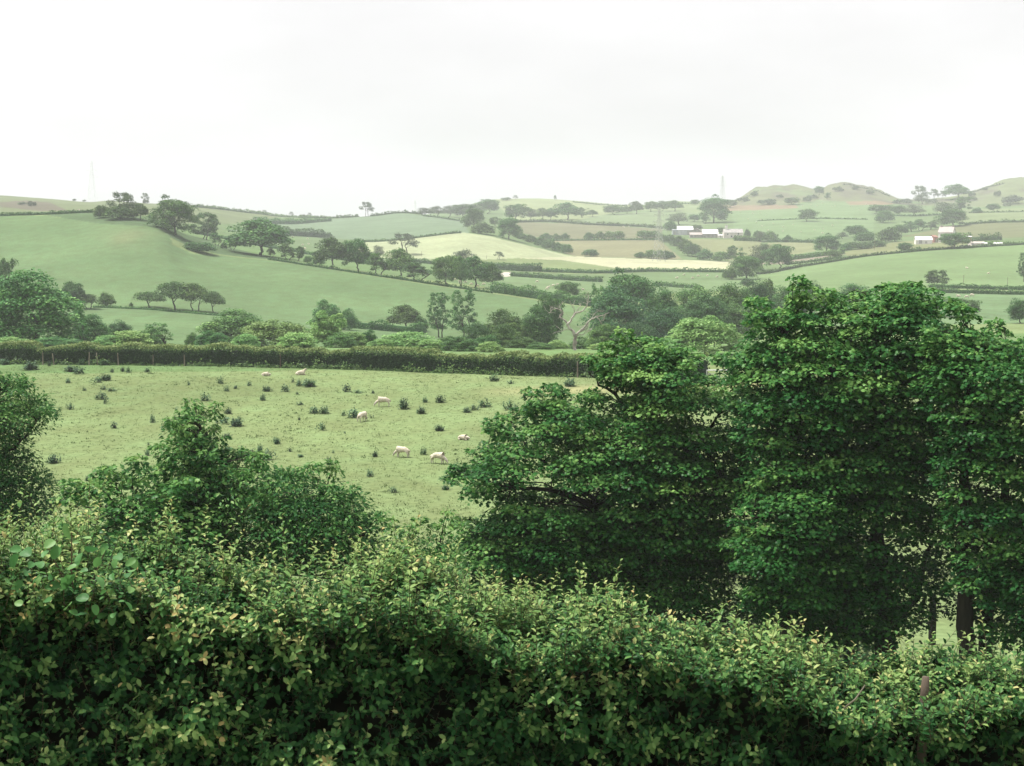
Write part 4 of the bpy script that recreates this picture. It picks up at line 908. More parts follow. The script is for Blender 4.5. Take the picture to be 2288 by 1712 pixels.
for zz in (.25, .45, .68, .93):
    mb = MB(); mb.tube([(-gw / 2, 0, zz), (gw / 2, 0, zz)], .024, 6); mb.build('rail', M['metal_grey'], g)
for xx in (-gw / 2, 0, gw / 2):
    mb = MB(); mb.tube([(xx, 0.004, .18), (xx, 0.004, 1.21)], .03, 6); mb.build('upright', M['metal_grey'], g)
mb = MB(); mb.tube([(gw / 2 + .15, 0, -.3), (gw / 2 + .15, 0, 1.35)], .09, 8); mb.build('gate_post', M['post_grey'], g)

# ------------------------------------------------------------------ the dead tree
def dead_tree():
    b = ground(1286, 783, 170, 240); Y = b[1]; k = Y / FPX
    q = lambda x, y, d=0: Vector(((x - 1286) * k, d, (783 - y) * k))
    rt = empty('dead_tree', b, 0, 'bare bleached dead tree with two twisted arms above the clipped hedge', 'tree')
    r = np.random.default_rng(4); z = lambda a, b_: (1120 + a / 3.598, 340 + b_ / 3.598)
    def limb(pts, r0, r1, dep=0., nm='branch', sides=7):
        P = [q(*z(a, c), dep * i / len(pts)) for i, (a, c) in enumerate(pts)]
        Q = []
        for i in range(len(P) - 1):
            for j in range(3): Q.append(P[i].lerp(P[i + 1], j / 3) + Vector(r.normal(size=3)) * (.035 if (i or j) else 0))
        Q.append(P[-1]); mb = MB()
        if r0 < .35:
            for _ in range(3 + len(Q) // 2):
                i = r.integers(len(Q) // 3, len(Q)); e = Q[i] + Vector((r.normal() * .38, r.normal() * .3, .12 + .34 * r.normal())); m_ = Q[i].lerp(e, .5) + Vector(r.normal(size=3)) * .07
                mb.tube([Q[i], m_, e], [.028, .018, .008], 5)
        mb.tube(Q, .62 * np.linspace(r0, r1, len(Q)) * (1 + .12 * r.normal(size=len(Q))), sides); return mb.build(nm, M['dead_wood'], rt, True)
    limb([(592, 1600), (588, 1560), (590, 1510), (598, 1480), (604, 1460)], .40, .36, 0, 'trunk', 10)
    limb([(590, 1480), (575, 1440), (540, 1410), (530, 1390), (560, 1350), (575, 1320), (600, 1290), (640, 1280), (680, 1250), (690, 1200), (700, 1150)], .30, .07, -.6)
    limb([(540, 1400), (520, 1360), (480, 1335), (470, 1310), (500, 1290), (470, 1265), (425, 1255), (400, 1280), (375, 1300)], .20, .03, .6)
    limb([(604, 1470), (630, 1440), (670, 1410), (690, 1370), (730, 1340), (770, 1320), (820, 1310), (865, 1290)], .28, .03, -.7)
    limb([(640, 1440), (680, 1425), (700, 1400), (690, 1390)], .16, .08, .3)
    limb([(770, 1322), (790, 1350), (810, 1385)], .12, .04, .2)
    limb([(575, 1320), (590, 1270), (570, 1240), (550, 1195)], .12, .03, .5)
    limb([(600, 1290), (640, 1240), (625, 1220)], .09, .03, .9)
    limb([(604, 1480), (650, 1470), (700, 1440), (730, 1420)], .10, .03, .3)
    limb([(560, 1420), (520, 1425), (490, 1440)], .09, .03, -.3)
    limb([(480, 1290), (470, 1240), (490, 1200)], .07, .02, .3)
    limb([(820, 1310), (830, 1340), (815, 1360)], .06, .02, .2)
    limb([(730, 1340), (740, 1300), (790, 1280)], .08, .02, .3)
    limb([(430, 1256), (410, 1245), (395, 1255)], .04, .015, .2)
    limb([(690, 1200), (675, 1165), (690, 1145)], .05, .02, .2)
dead_tree()
# ------------------------------------------------------------------ the large trees between the front hedge and the sheep field
def edge_dist(px, pz, poly):
    d = np.full(len(px), 1e9); n = len(poly)
    for i in range(n):
        a = poly[i]; b = poly[(i + 1) % n]; ab = b - a
        t = np.clip(((px - a[0]) * ab[0] + (pz - a[1]) * ab[1]) / (ab @ ab), 0, 1)
        d = np.minimum(d, np.hypot(px - a[0] - t * ab[0], pz - a[1] - t * ab[1]))
    return d
def big_tree(name, outline, Y, stems, label, mat, seed, tpl=LOBED, leaf=.100, per=100, clump=.62, space=.62, thick=2.4, cat='tree', fade=.0, flat=.42, gap=.0, cmax=1500, spray=.11, rag=.55):
    """outline: its silhouette in the photograph; it stands at distance Y and is as deep as it is wide. stems: trunk lines (u, v, depth, radius)"""
    r = np.random.default_rng(seed)
    ub = stems[0][0][0]; b = foot(ub, Y); k = Y / FPX
    poly = at(np.array([p[0] for p in outline], float), np.array([p[1] for p in outline], float), Y)[:, [0, 2]] - b[[0, 2]]
    lo, hi = poly.min(0), poly.max(0); c = np.zeros((0, 3)); miss = 0
    while len(c) < cmax and miss < 5200:
        x, z = r.uniform(lo, hi)
        p_ = np.array([x]), np.array([z])
        if not in_poly(p_[0], p_[1], poly)[0]: miss += .3; continue
        if r.random() < fade * (1 - (z - lo[1]) / (hi[1] - lo[1])) : miss += .5; continue
        d = edge_dist(p_[0], p_[1], poly)[0]
        if d < .10 + rag * max(0., float(vnoise(p_[0] / .42, p_[1] / .42, seed + 3)[0]) + .08): miss += .3; continue
        q = min(d / thick, 1.0)
        t = thick * .95 * math.sqrt(max(1 - (1 - q) ** 2, 0)) * min(1, .5 + d)
        y = t * r.choice([-1, 1]) * r.random() ** .45
        if gap and vnoise(np.array([x * .62]), np.array([(z + .22 * abs(x)) * 1.6]), seed)[0] < -.5 + gap * (1.75 - 1.15 * (z - lo[1]) / (hi[1] - lo[1])): miss += .3; continue
        e = np.array([x, y, z])
        if len(c) and np.min(np.sum(((c - e) * np.array([1, 1, 1.35])) ** 2, 1)) < space ** 2: miss += 1; continue
        c = np.vstack([c, e])
    rad = clump * (.65 + .7 * r.random(len(c))); ed = edge_dist(c[:, 0], c[:, 2], poly); rad *= np.clip(.34 + .75 * ed / clump, .34, 1)
    ns = int(spray * len(c)); pk = r.permutation(len(c)); pk = pk[np.argsort(ed[pk] - .25 * c[pk, 2])][:ns]
    sp = []; sr = []
    for i in pk:
        dv = np.array([r.normal() * .6, r.normal() * .6, .7 + .5 * r.random()]); e0 = np.array([np.sign(c[i, 0] - c[:, 0].mean()) * .5, 0, 0]); dv = (dv + e0) / np.linalg.norm(dv + e0)
        for j in range(r.integers(1, 4)): sp.append(c[i] + dv * (rad[i] * .4 + .16 * (j + 1))); sr.append(clump * (.56 - .10 * j) * (.8 + .4 * r.random()))
    c = np.vstack([c] + sp); rad = np.concatenate([rad, sr])
    nb = len(c); kk = np.repeat(np.arange(nb), (per * (rad / clump) ** 2).astype(int) + np.where(np.arange(nb) < nb - len(sr), 4, 26))
    # leaves sit like shingles on the upper side of each clump, tips hanging outwards
    d = rand_dir(r, len(kk)); low = r.random(len(kk)) < .8; d[:, 2] = np.where(low, np.abs(d[:, 2]), d[:, 2])
    q = rad[kk] * (.55 + .55 * r.random(len(kk)) ** .6)
    o = c[kk] + d * q[:, None] * np.array([1, 1, flat])
    o[:, 2] = np.maximum(o[:, 2], .1)
    out = np.column_stack([d[:, 0], d[:, 1], d[:, 2] * .2 - .35]) + .35 * r.normal(size=d.shape)
    nn = np.column_stack([d[:, 0] * .5, d[:, 1] * .5, np.abs(d[:, 2]) * .5 + .8]) + .38 * r.normal(size=d.shape)
    ct = .36 + .13 * r.normal(size=nb) + .34 * (c[:, 2] - lo[1]) / (hi[1] - lo[1]) - .08  # pales with height: young leaf colour plus sun on the crown top painted in
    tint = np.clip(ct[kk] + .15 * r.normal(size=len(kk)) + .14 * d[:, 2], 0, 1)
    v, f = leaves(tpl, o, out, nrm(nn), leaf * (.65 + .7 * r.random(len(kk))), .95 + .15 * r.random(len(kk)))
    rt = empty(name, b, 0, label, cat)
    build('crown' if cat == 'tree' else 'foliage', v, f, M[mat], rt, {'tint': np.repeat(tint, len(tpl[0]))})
    mb = MB(); nodes = []; nrad = []
    for st in stems:
        P = []
        for (u, vv, dep, rr) in st:
            w_ = at(np.array([u]), np.array([vv]), Y)[0] - b; w_[1] = dep; P.append((w_, rr))
        Q = []; R_ = []
        for i in range(len(P) - 1):
            for j in range(4):
                a = j / 4; Q.append(P[i][0] * (1 - a) + P[i + 1][0] * a + r.normal(size=3) * .04 * (1 if (i or j) else 0)); R_.append(P[i][1] * (1 - a) + P[i + 1][1] * a)
        Q.append(P[-1][0]); R_.append(P[-1][1]); mb.tube(Q, R_, 8); nodes += Q; nrad += R_
    rt_m = mb.build('trunk', M['bark'], rt, True)
    nodes = np.array(nodes); nrad = np.array(nrad); bm_ = MB()
    for e in c[r.permutation(nb)]:
        dd = np.linalg.norm((nodes - e) * np.array([1, 1, .8]), axis=1) + 3.0 * np.maximum(nodes[:, 2] - e[2] + .15, 0)
        i = int(np.argmin(dd)); r0 = min(nrad[i] * .45, .008 + .008 * dd[i])
        bm_.tube(limb_path(nodes[i], e, .08, r, 5), np.linspace(r0 + .004, .004, 5), 4, False)
    bm_.build('branches', M['bark'], rt, True)
    return rt

S1 = [(985, 1092), (1010, 1062), (1055, 1040), (1090, 1000), (1125, 962), (1165, 940), (1200, 900), (1205, 868), (1235, 885), (1290, 890), (1340, 900), (1400, 880), (1330, 868), (1300, 838), (1315, 812), (1370, 795), (1385, 765), (1440, 778), (1500, 782), (1560, 812), (1600, 850), (1640, 880), (1680, 950), (1690, 1050), (1670, 1200), (1640, 1360), (1500, 1410), (1300, 1400), (1150, 1350), (1040, 1270), (1040, 1200), (1085, 1160), (1090, 1128), (1035, 1118)]
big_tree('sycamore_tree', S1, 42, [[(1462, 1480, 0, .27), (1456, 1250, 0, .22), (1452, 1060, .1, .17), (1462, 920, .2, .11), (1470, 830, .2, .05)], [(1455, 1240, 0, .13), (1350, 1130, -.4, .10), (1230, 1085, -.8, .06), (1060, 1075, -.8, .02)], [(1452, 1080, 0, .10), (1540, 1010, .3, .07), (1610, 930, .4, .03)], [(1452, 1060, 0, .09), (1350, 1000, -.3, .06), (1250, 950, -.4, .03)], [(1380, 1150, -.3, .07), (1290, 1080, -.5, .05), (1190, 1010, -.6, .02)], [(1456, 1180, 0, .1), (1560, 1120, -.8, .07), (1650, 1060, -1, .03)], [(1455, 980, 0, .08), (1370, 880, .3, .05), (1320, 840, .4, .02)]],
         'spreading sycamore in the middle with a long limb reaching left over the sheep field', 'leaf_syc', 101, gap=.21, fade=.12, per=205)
S2 = [(1645, 900), (1622, 850), (1640, 800), (1672, 775), (1690, 705), (1715, 668), (1745, 690), (1770, 690), (1790, 640), (1815, 655), (1835, 690), (1860, 660), (1900, 690), (1935, 662), (1965, 640), (1995, 655), (2040, 652), (2085, 655), (2110, 690), (2095, 735), (2115, 800), (2140, 900), (2135, 1080), (2110, 1300), (2040, 1395), (1930, 1450), (1800, 1450), (1670, 1400), (1640, 1180), (1650, 1050)]
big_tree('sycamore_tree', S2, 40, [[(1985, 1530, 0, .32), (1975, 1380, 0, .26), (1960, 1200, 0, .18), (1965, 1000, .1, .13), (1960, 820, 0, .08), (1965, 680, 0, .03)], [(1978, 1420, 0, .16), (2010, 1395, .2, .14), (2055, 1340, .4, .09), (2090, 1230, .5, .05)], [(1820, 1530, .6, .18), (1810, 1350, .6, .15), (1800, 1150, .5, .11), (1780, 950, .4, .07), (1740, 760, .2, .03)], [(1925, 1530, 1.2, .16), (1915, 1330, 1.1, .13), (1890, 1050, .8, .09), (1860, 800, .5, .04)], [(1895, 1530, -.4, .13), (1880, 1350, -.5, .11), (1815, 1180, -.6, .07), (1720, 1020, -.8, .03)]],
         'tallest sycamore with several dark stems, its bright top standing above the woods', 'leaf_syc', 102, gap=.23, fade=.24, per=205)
S3 = [(2085, 800), (2100, 745), (2150, 690), (2190, 684), (2215, 715), (2240, 735), (2300, 745), (2420, 770), (2460, 1000), (2440, 1450), (2300, 1460), (2180, 1440), (2120, 1300), (2090, 1100), (2070, 900)]
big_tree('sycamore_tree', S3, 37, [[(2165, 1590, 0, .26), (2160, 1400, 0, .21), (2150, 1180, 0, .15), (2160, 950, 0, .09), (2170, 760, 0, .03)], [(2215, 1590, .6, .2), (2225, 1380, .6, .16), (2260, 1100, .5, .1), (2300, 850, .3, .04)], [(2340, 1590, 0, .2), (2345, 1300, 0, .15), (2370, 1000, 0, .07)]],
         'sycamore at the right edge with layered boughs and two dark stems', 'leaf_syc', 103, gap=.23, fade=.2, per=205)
S4 = [(1650, 1130), (1700, 1060), (1770, 1010), (1850, 1040), (1905, 1130), (1890, 1290), (1830, 1370), (1730, 1390), (1660, 1330), (1625, 1220)]
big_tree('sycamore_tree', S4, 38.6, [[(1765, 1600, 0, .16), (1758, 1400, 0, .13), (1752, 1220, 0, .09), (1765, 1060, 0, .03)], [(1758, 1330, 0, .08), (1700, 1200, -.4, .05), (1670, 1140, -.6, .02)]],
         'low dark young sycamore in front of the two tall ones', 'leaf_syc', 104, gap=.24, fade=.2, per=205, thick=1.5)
S5 = [(985, 1245), (1020, 1195), (1080, 1180), (1150, 1170), (1250, 1200), (1360, 1230), (1430, 1270), (1460, 1350), (1400, 1420), (1150, 1400), (1020, 1340)]
big_tree('sycamore_bush', S5, 41.5, [[(1200, 1540, 0, .09), (1190, 1420, 0, .07), (1160, 1280, 0, .03)], [(1300, 1540, .3, .09), (1320, 1420, .3, .06), (1330, 1300, .2, .03)]],
         'dark broad-leaved undergrowth below the long limb of the spreading sycamore', 'leaf_syc', 105, per=110, thick=1.5, cat='bush', gap=.05)
L1 = [(-80, 815), (0, 845), (40, 872), (78, 868), (98, 905), (112, 935), (104, 975), (62, 990), (50, 1012), (78, 1040), (112, 1062), (104, 1095), (122, 1125), (110, 1180), (60, 1210), (-80, 1210)]
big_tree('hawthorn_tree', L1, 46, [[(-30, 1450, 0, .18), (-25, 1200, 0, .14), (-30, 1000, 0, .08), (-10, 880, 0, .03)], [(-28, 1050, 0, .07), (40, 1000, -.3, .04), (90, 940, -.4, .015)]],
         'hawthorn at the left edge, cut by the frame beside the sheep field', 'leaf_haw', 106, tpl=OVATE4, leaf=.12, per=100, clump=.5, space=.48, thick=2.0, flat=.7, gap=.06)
L2 = [(385, 1040), (352, 1018), (362, 985), (385, 978), (380, 955), (405, 965), (420, 935), (438, 918), (452, 912), (458, 940), (478, 945), (474, 985), (492, 1000), (510, 1035), (600, 1030), (640, 1045), (700, 1060), (745, 1062), (760, 1085), (800, 1108), (830, 1150), (852, 1200), (850, 1300), (700, 1330), (480, 1330), (380, 1250), (340, 1120)]
big_tree('hawthorn_tree', L2, 37, [[(560, 1620, 0, .2), (540, 1330, 0, .15), (490, 1150, 0, .09), (455, 1020, 0, .05), (442, 940, 0, .02)], [(545, 1300, 0, .1), (640, 1180, .2, .06), (720, 1110, .2, .02)], [(545, 1320, 0, .1), (720, 1250, -.3, .06), (810, 1200, -.4, .02)]],
         'hawthorn left of centre with a loose leafy spire against the sheep field', 'leaf_haw', 107, tpl=OVATE4, leaf=.125, per=80, clump=.42, space=.42, thick=1.9, flat=.65, gap=.14, cmax=1100, spray=.13, rag=1.25)
L3 = [(105, 1200), (140, 1140), (185, 1100), (225, 1072), (290, 1060), (330, 1042), (380, 1050), (430, 1090), (480, 1150), (490, 1260), (440, 1330), (250, 1340), (140, 1300)]
big_tree('sycamore_bush', L3, 35.5, [[(300, 1640, 0, .14), (300, 1330, 0, .1), (290, 1180, 0, .04)], [(300, 1340, 0, .08), (400, 1230, .2, .04), (440, 1140, .2, .02)]],
         'rounded sycamore bush left of the hawthorn spire', 'leaf_syc', 108, leaf=.11, per=110, thick=1.6, cat='bush', gap=.04)
S6 = [(1470, 1380), (1540, 1330), (1620, 1345), (1700, 1320), (1790, 1345), (1880, 1335), (1950, 1370), (1975, 1450), (1960, 1520), (1480, 1520)]
big_tree('holly_bush', S6, 43, [[(1600, 1560, 0, .08), (1600, 1430, 0, .05), (1590, 1360, 0, .02)], [(1830, 1560, 0, .08), (1840, 1430, 0, .05), (1850, 1370, 0, .02)]],
         'dark shaded undergrowth between the trunks of the tall sycamores', 'leaf_dark', 109, leaf=.12, per=90, thick=1.3, cat='bush', gap=.18, spray=.05)
P1 = [(850, 1210), (880, 1185), (900, 1200), (925, 1178), (950, 1195), (985, 1172), (1010, 1195), (1030, 1240), (1020, 1320), (860, 1320)]
big_tree('elder_bush', P1, 31, [[(940, 1650, 0, .05), (935, 1300, 0, .03), (925, 1210, 0, .015)], [(975, 1650, 0, .05), (985, 1300, 0, .03), (985, 1200, 0, .015)]],
         'thin wispy shrub between the hawthorn and the sycamores', 'leaf_haw', 110, tpl=OVATE4, leaf=.11, per=34, clump=.3, space=.30, thick=.8, cat='bush', gap=.2)
for i, (u, vt, vb, Y) in enumerate([(2100, 1395, 1480, 46)]):
    b = foot(u, Y); mb = MB(); mb.tube([(0, 0, -.3), (.01, 0, .8), (0, 0, 1.55)], [.12, .11, .10], 8)
    o = mb.build('fence_post', M['bark']); o.location = b; tag(o, 'dark thick fence post at the field edge under the sycamore stems', 'fence post')

# ------------------------------------------------------------------ the front hedge
TOPU = [-1400, 0, 150, 300, 450, 600, 700, 800, 900, 1000, 1100, 1180, 1250, 1400, 1500, 1600, 1750, 1840, 1900, 1950, 2050, 2110, 2160, 2288, 3700]
TOPV = [1205, 1205, 1215, 1215, 1235, 1275, 1285, 1265, 1245, 1285, 1325, 1355, 1330, 1335, 1370, 1385, 1400, 1425, 1462, 1475, 1478, 1455, 1440, 1436, 1436]
HY0, HY1 = 10.7, 12.3
def hedge_top(x):
    u = CXP + FPX * x / 11.6
    v_ = np.interp(u, TOPU, TOPV)
    return -(v_ + 54 - VH) / FPX * 12.2 + EYE
def sprigs(r, base, d, L, nl, leaf, age, spread=1.0):
    """shoots with paired leaves; returns leaf arrays and stem points"""
    n = len(base); j = np.repeat(np.arange(n), nl); q = np.concatenate([np.arange(k) for k in nl]) if len(nl) else np.zeros(0)
    fr = (q + .6) / nl[j]
    x = nrm(np.cross(d, r.normal(size=d.shape))); y = np.cross(d, x)
    bend = r.normal(size=(n, 3)) * .22; bend[:, 2] = np.abs(bend[:, 2]) * .6
    pos = base[j] + d[j] * (L[j] * fr)[:, None] + bend[j] * (L[j] * fr ** 2)[:, None]
    ph = q * 2.4 + r.random(n)[j] * 6.28 + .4 * r.normal(size=len(j))
    side = x[j] * np.cos(ph)[:, None] + y[j] * np.sin(ph)[:, None]
    el = .15 + .80 * fr ** 1.6
    ld = nrm(side + d[j] * el[:, None] + .22 * r.normal(size=side.shape))
    ln = nrm(d[j] * 1.0 - side * .35 * el[:, None] + np.array([0, 0, .45]) + .25 * r.normal(size=side.shape))
    ls = leaf[j] * (.72 + .5 * np.sin(np.pi * np.clip(.12 + .8 * fr, 0, 1)) - .25 * (fr > .85)) * (.8 + .4 * r.random(len(j)))
    tint = np.clip(age[j] * (.45 + .75 * fr) + .10 * r.normal(size=len(j)), 0, 1)
    return pos, ld, ln, ls, tint, (base, base + d * (L * .5)[:, None] + bend * (L * .25)[:, None], base + d * L[:, None] + bend * L[:, None])
def front_hedge(x0, x1, label, seed, skip=lambda x, z: False):
    r = np.random.default_rng(seed); rt = empty('front_hedge', (.5 * (x0 + x1), HY0 + .8, EYE - 4.3), 0, label, 'hedge')
    W = x1 - x0; pos = []; AR = []
    def bulge(x, z): return .50 * vnoise(x / .55, z / .42, 31) + .26 * vnoise(x / .22, z / .19, 32) + .34 * vnoise(x / 1.5, z / 1.1, 33)
    def emit(base, d, L, nl, leaf, age): AR.append(sprigs(r, base, nrm(d), L, nl, leaf, age))
    # front face: shoots leaning out and up from a lumpy, hollowed face
    n = int(W * 500); x = r.uniform(x0, x1, n); zt = hedge_top(x); z = zt - 2.35 * r.random(n) ** .95
    bu = bulge(x, z); keep = r.random(n) < np.clip(.85 + 1.3 * bu, .08, 1); x, z, bu, zt = x[keep], z[keep], bu[keep], zt[keep]; n = len(x)
    y = HY0 + .26 - bu * .95 + .05 * r.random(n) - .0
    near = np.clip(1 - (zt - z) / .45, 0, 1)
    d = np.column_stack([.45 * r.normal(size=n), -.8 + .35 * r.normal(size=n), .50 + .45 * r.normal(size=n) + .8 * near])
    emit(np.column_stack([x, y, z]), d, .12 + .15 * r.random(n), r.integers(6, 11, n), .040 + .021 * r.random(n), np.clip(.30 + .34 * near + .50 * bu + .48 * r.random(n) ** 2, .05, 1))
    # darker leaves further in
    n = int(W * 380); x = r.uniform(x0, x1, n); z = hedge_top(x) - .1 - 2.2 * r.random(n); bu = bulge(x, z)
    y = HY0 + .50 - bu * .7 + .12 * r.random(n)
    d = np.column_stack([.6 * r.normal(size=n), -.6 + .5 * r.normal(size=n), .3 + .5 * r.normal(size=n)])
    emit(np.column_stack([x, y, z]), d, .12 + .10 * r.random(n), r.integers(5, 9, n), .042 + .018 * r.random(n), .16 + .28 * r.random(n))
    # top: thick with upright young shoots
    n = int(W * 400); x = r.uniform(x0, x1, n); yy = r.uniform(HY0 + .1, HY1, n); z = hedge_top(x) + .22 * vnoise(x / .4, yy / .4, 41) + .12 * vnoise(x / .15, yy / .15, 42) - .12 * r.random(n)
    d = np.column_stack([.38 * r.normal(size=n), -.25 + .35 * r.normal(size=n), np.full(n, 1.0)])
    emit(np.column_stack([x, yy, z]), d, .09 + .13 * r.random(n), r.integers(7, 12, n), .040 + .019 * r.random(n), np.clip(.49 + .15 * r.normal(size=n), .2, 1))
    # long leaders standing above the top
    n = int(W * 360); x = r.uniform(x0, x1, n); yy = r.uniform(HY0 + .1, HY1 - .1, n); kp = r.random(n) < np.clip(.24 + 1.5 * vnoise(x / .35, yy / .35, 47), .02, 1); x, yy = x[kp], yy[kp]; n = len(x); L = .18 + .36 * r.random(n) ** 1.4; z = hedge_top(x)
    tall = np.clip(1.25 - .35 * ((x + 3.8) / 3.8), .65, 1.5); L = L * tall
    d = np.column_stack([.12 * r.normal(size=n), .10 * r.normal(size=n), np.full(n, 1.0)])
    emit(np.column_stack([x, yy, z - .03]), d, L, (7 + L * 30).astype(int), .045 + .019 * r.random(n), .60 + .19 * r.random(n))
    cat = [np.concatenate([a[i] for a in AR]) for i in range(5)]
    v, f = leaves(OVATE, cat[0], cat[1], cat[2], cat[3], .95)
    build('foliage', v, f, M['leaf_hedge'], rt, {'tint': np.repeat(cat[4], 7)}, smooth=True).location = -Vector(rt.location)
    # stems: one thin three sided blade of wood per shoot
    S = [np.concatenate([a[5][i] for a in AR]) for i in range(3)]; n = len(S[0]); w3 = []
    for q, rr in zip(S, (.0035, .003, .0018)):
        for a_ in (0, 2.1, 4.2): w3.append(q + np.array([rr * math.cos(a_), rr * math.sin(a_), 0]))
    V = np.stack(w3, 1).reshape(-1, 3); fq = []
    for i in range(2):
        for k in range(3): fq.append((i * 3 + k, i * 3 + (k + 1) % 3, i * 3 + 3 + (k + 1) % 3, i * 3 + 3 + k))
    F_ = (np.array(fq)[None] + (np.arange(n) * 9)[:, None, None]).reshape(-1, 4)
    build('stems', V, F_, M['stem'], rt).location = -Vector(rt.location)
    # opaque near-black core sheet, added to stand for shade in the gaps
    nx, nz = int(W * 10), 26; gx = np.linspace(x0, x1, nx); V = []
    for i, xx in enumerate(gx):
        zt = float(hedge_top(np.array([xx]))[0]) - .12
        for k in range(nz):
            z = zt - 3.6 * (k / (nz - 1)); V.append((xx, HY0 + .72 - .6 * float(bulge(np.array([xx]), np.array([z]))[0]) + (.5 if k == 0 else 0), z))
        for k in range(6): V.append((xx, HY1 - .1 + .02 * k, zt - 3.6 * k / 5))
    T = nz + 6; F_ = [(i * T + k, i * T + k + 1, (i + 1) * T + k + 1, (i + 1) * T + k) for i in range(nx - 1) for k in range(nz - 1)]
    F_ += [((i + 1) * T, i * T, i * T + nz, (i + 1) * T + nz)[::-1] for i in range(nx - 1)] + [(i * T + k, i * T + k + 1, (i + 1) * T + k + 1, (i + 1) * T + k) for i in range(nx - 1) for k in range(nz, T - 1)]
    build('shade_core', np.array(V), np.array(F_), M['core_shade'], rt).location = -Vector(rt.location)
front_hedge(-8.0, 2.62, 'thick leafy front hedge with pale young shoots along its top, filling the foreground', 201)
front_hedge(2.62, 8.0, 'shorter leafy hedge at the bottom right, round a split grey post', 202)

# broad pale leaves growing up through the hedge at left
def broad_shrub():
    r = np.random.default_rng(55); base = at(np.array([170.]), np.array([1500.]), 11.0)[0]
    rt = empty('broad_leaved_shrub', base, 0, 'big round pale green leaves pushing up through the left end of the front hedge', 'shrub')
    stems = [[(195, 1370), (205, 1300), (240, 1220)], [(160, 1370), (150, 1310), (120, 1250)], [(190, 1400), (230, 1360), (260, 1330)], [(150, 1380), (110, 1350), (90, 1290)], [(172, 1370), (160, 1290), (160, 1190)]]
    mb = MB()
    for st in stems:
        P = [at(np.array([float(a)]), np.array([float(b)]), 10.95)[0] - base for a, b in st]; mb.tube(P, [.008, .006, .004], 6)
    mb.build('stems', M['stem'], rt)
    C = [(150, 1195, 58), (185, 1200, 50), (110, 1215, 34), (120, 1240, 52), (60, 1235, 50), (90, 1262, 40), (205, 1225, 44), (175, 1250, 50), (230, 1225, 34), (215, 1262, 46), (265, 1245, 42), (300, 1260, 36), (120, 1285, 46), (75, 1300, 52), (150, 1300, 54), (115, 1310, 50), (160, 1320, 60), (195, 1312, 52), (180, 1335, 46), (95, 1330, 52), (225, 1300, 44), (60, 1280, 44), (30, 1255, 46), (250, 1290, 36), (140, 1270, 40), (200, 1285, 40), (40, 1310, 40), (150, 1355, 40), (165, 1368, 34), (180, 1372, 36), (230, 1375, 34), (250, 1385, 36), (285, 1390, 32), (215, 1360, 30), (20, 1300, 40), (285, 1285, 30), (112, 1350, 40)]
    C = [(a, b_, .80 * c_) for a, b_, c_ in C] + [(r.uniform(20, 300), r.uniform(1200, 1400), r.uniform(18, 32)) for _ in range(34)]
    o = []; d = []; n = []; s = []
    for u, v_, w_ in C:
        p = at(np.array([float(u)]), np.array([float(v_)]), 10.5 + .5 * r.random())[0] - base; L = w_ / FPX * 10.5
        dd = np.array([r.normal() * .7, -.45 + .5 * r.normal(), -.15 + .45 * r.normal()]); dd /= np.linalg.norm(dd)
        o.append(p - dd * L * .5); d.append(dd); n.append([.55 * r.normal(), -.35 + .4 * r.normal(), .85]); s.append(L)
    vv, f = leaves(ROUND, np.array(o), np.array(d), nrm(np.array(n)), np.array(s) * r.uniform(.75, 1.05, len(s)), r.uniform(.65, 1.0, len(s)))
    ob = build('foliage', vv, f, M['leaf_broad'], rt, {'tint': np.repeat(np.clip(.45 + .25 * r.normal(size=len(C)), 0, 1), len(ROUND[0]))}, smooth=True)
    sm = ob.modifiers.new('soft', 'SUBSURF'); sm.levels = 1; sm.render_levels = 1
broad_shrub()
# split grey post and cut sticks in the hedge at the lower right
b = at(np.array([2052.]), np.array([1580.]), 11.35)[0]; mb = MB()
mb.tube([(0, 0, -.5), (.005, 0, -.2), (.012, 0, .14), (.018, 0, .27)], [.036, .035, .034, .026], 9)
o = mb.build('split_post', M['post_brown'], None, True); o.location = b + np.array([0, -.12, 0]); tag(o, 'old split wooden post standing in a gap of the hedge at lower right', 'post')
b = at(np.array([1912.]), np.array([1562.]), 10.30)[0]; mb = MB(); mb.tube([(-.06, .08, -.09), (0, 0, 0), (.07, .03, .09)], [.007, .006, .004], 6)
o = mb.build('bare_stick', M['post_grey'], None, True); o.location = b; tag(o, 'pale bare stick poking out of the hedge left of the split post', 'stick')

# ------------------------------------------------------------------ weeds in the sheep field
Z5 = [(35,200,60,42),(245,240,110,62),(395,210,35,40),(660,200,60,50),(845,202,90,42),(1165,205,50,30),(570,255,80,45),(635,272,80,60),(550,345,38,35),(770,342,80,50),(848,325,80,50),(900,262,25,30),(985,255,25,35),(1030,262,45,45),(1180,258,40,30),(680,407,28,25),(828,400,38,35),(900,412,60,30),(808,475,85,55),(855,512,38,50),(562,557,58,48),(1515,362,30,25),(1775,352,55,55),(1825,412,45,40),(2000,368,45,40),(2140,412,50,40),(1895,392,25,25),(1645,490,75,60),(1497,500,38,28),(2110,487,42,48),(1420,580,45,45),(1830,592,60,42),(1775,670,140,75),(1905,692,85,62),(1230,665,38,60),(1412,642,32,35),(922,708,65,48),(1195,845,14,22),(1183,930,32,50),(435,990,85,65),(820,1070,48,65),(705,1132,38,40),(1830,790,50,35),(1820,905,80,50),(1940,925,80,65),(2090,915,50,70),(2030,935,60,50),(1720,740,40,40)]
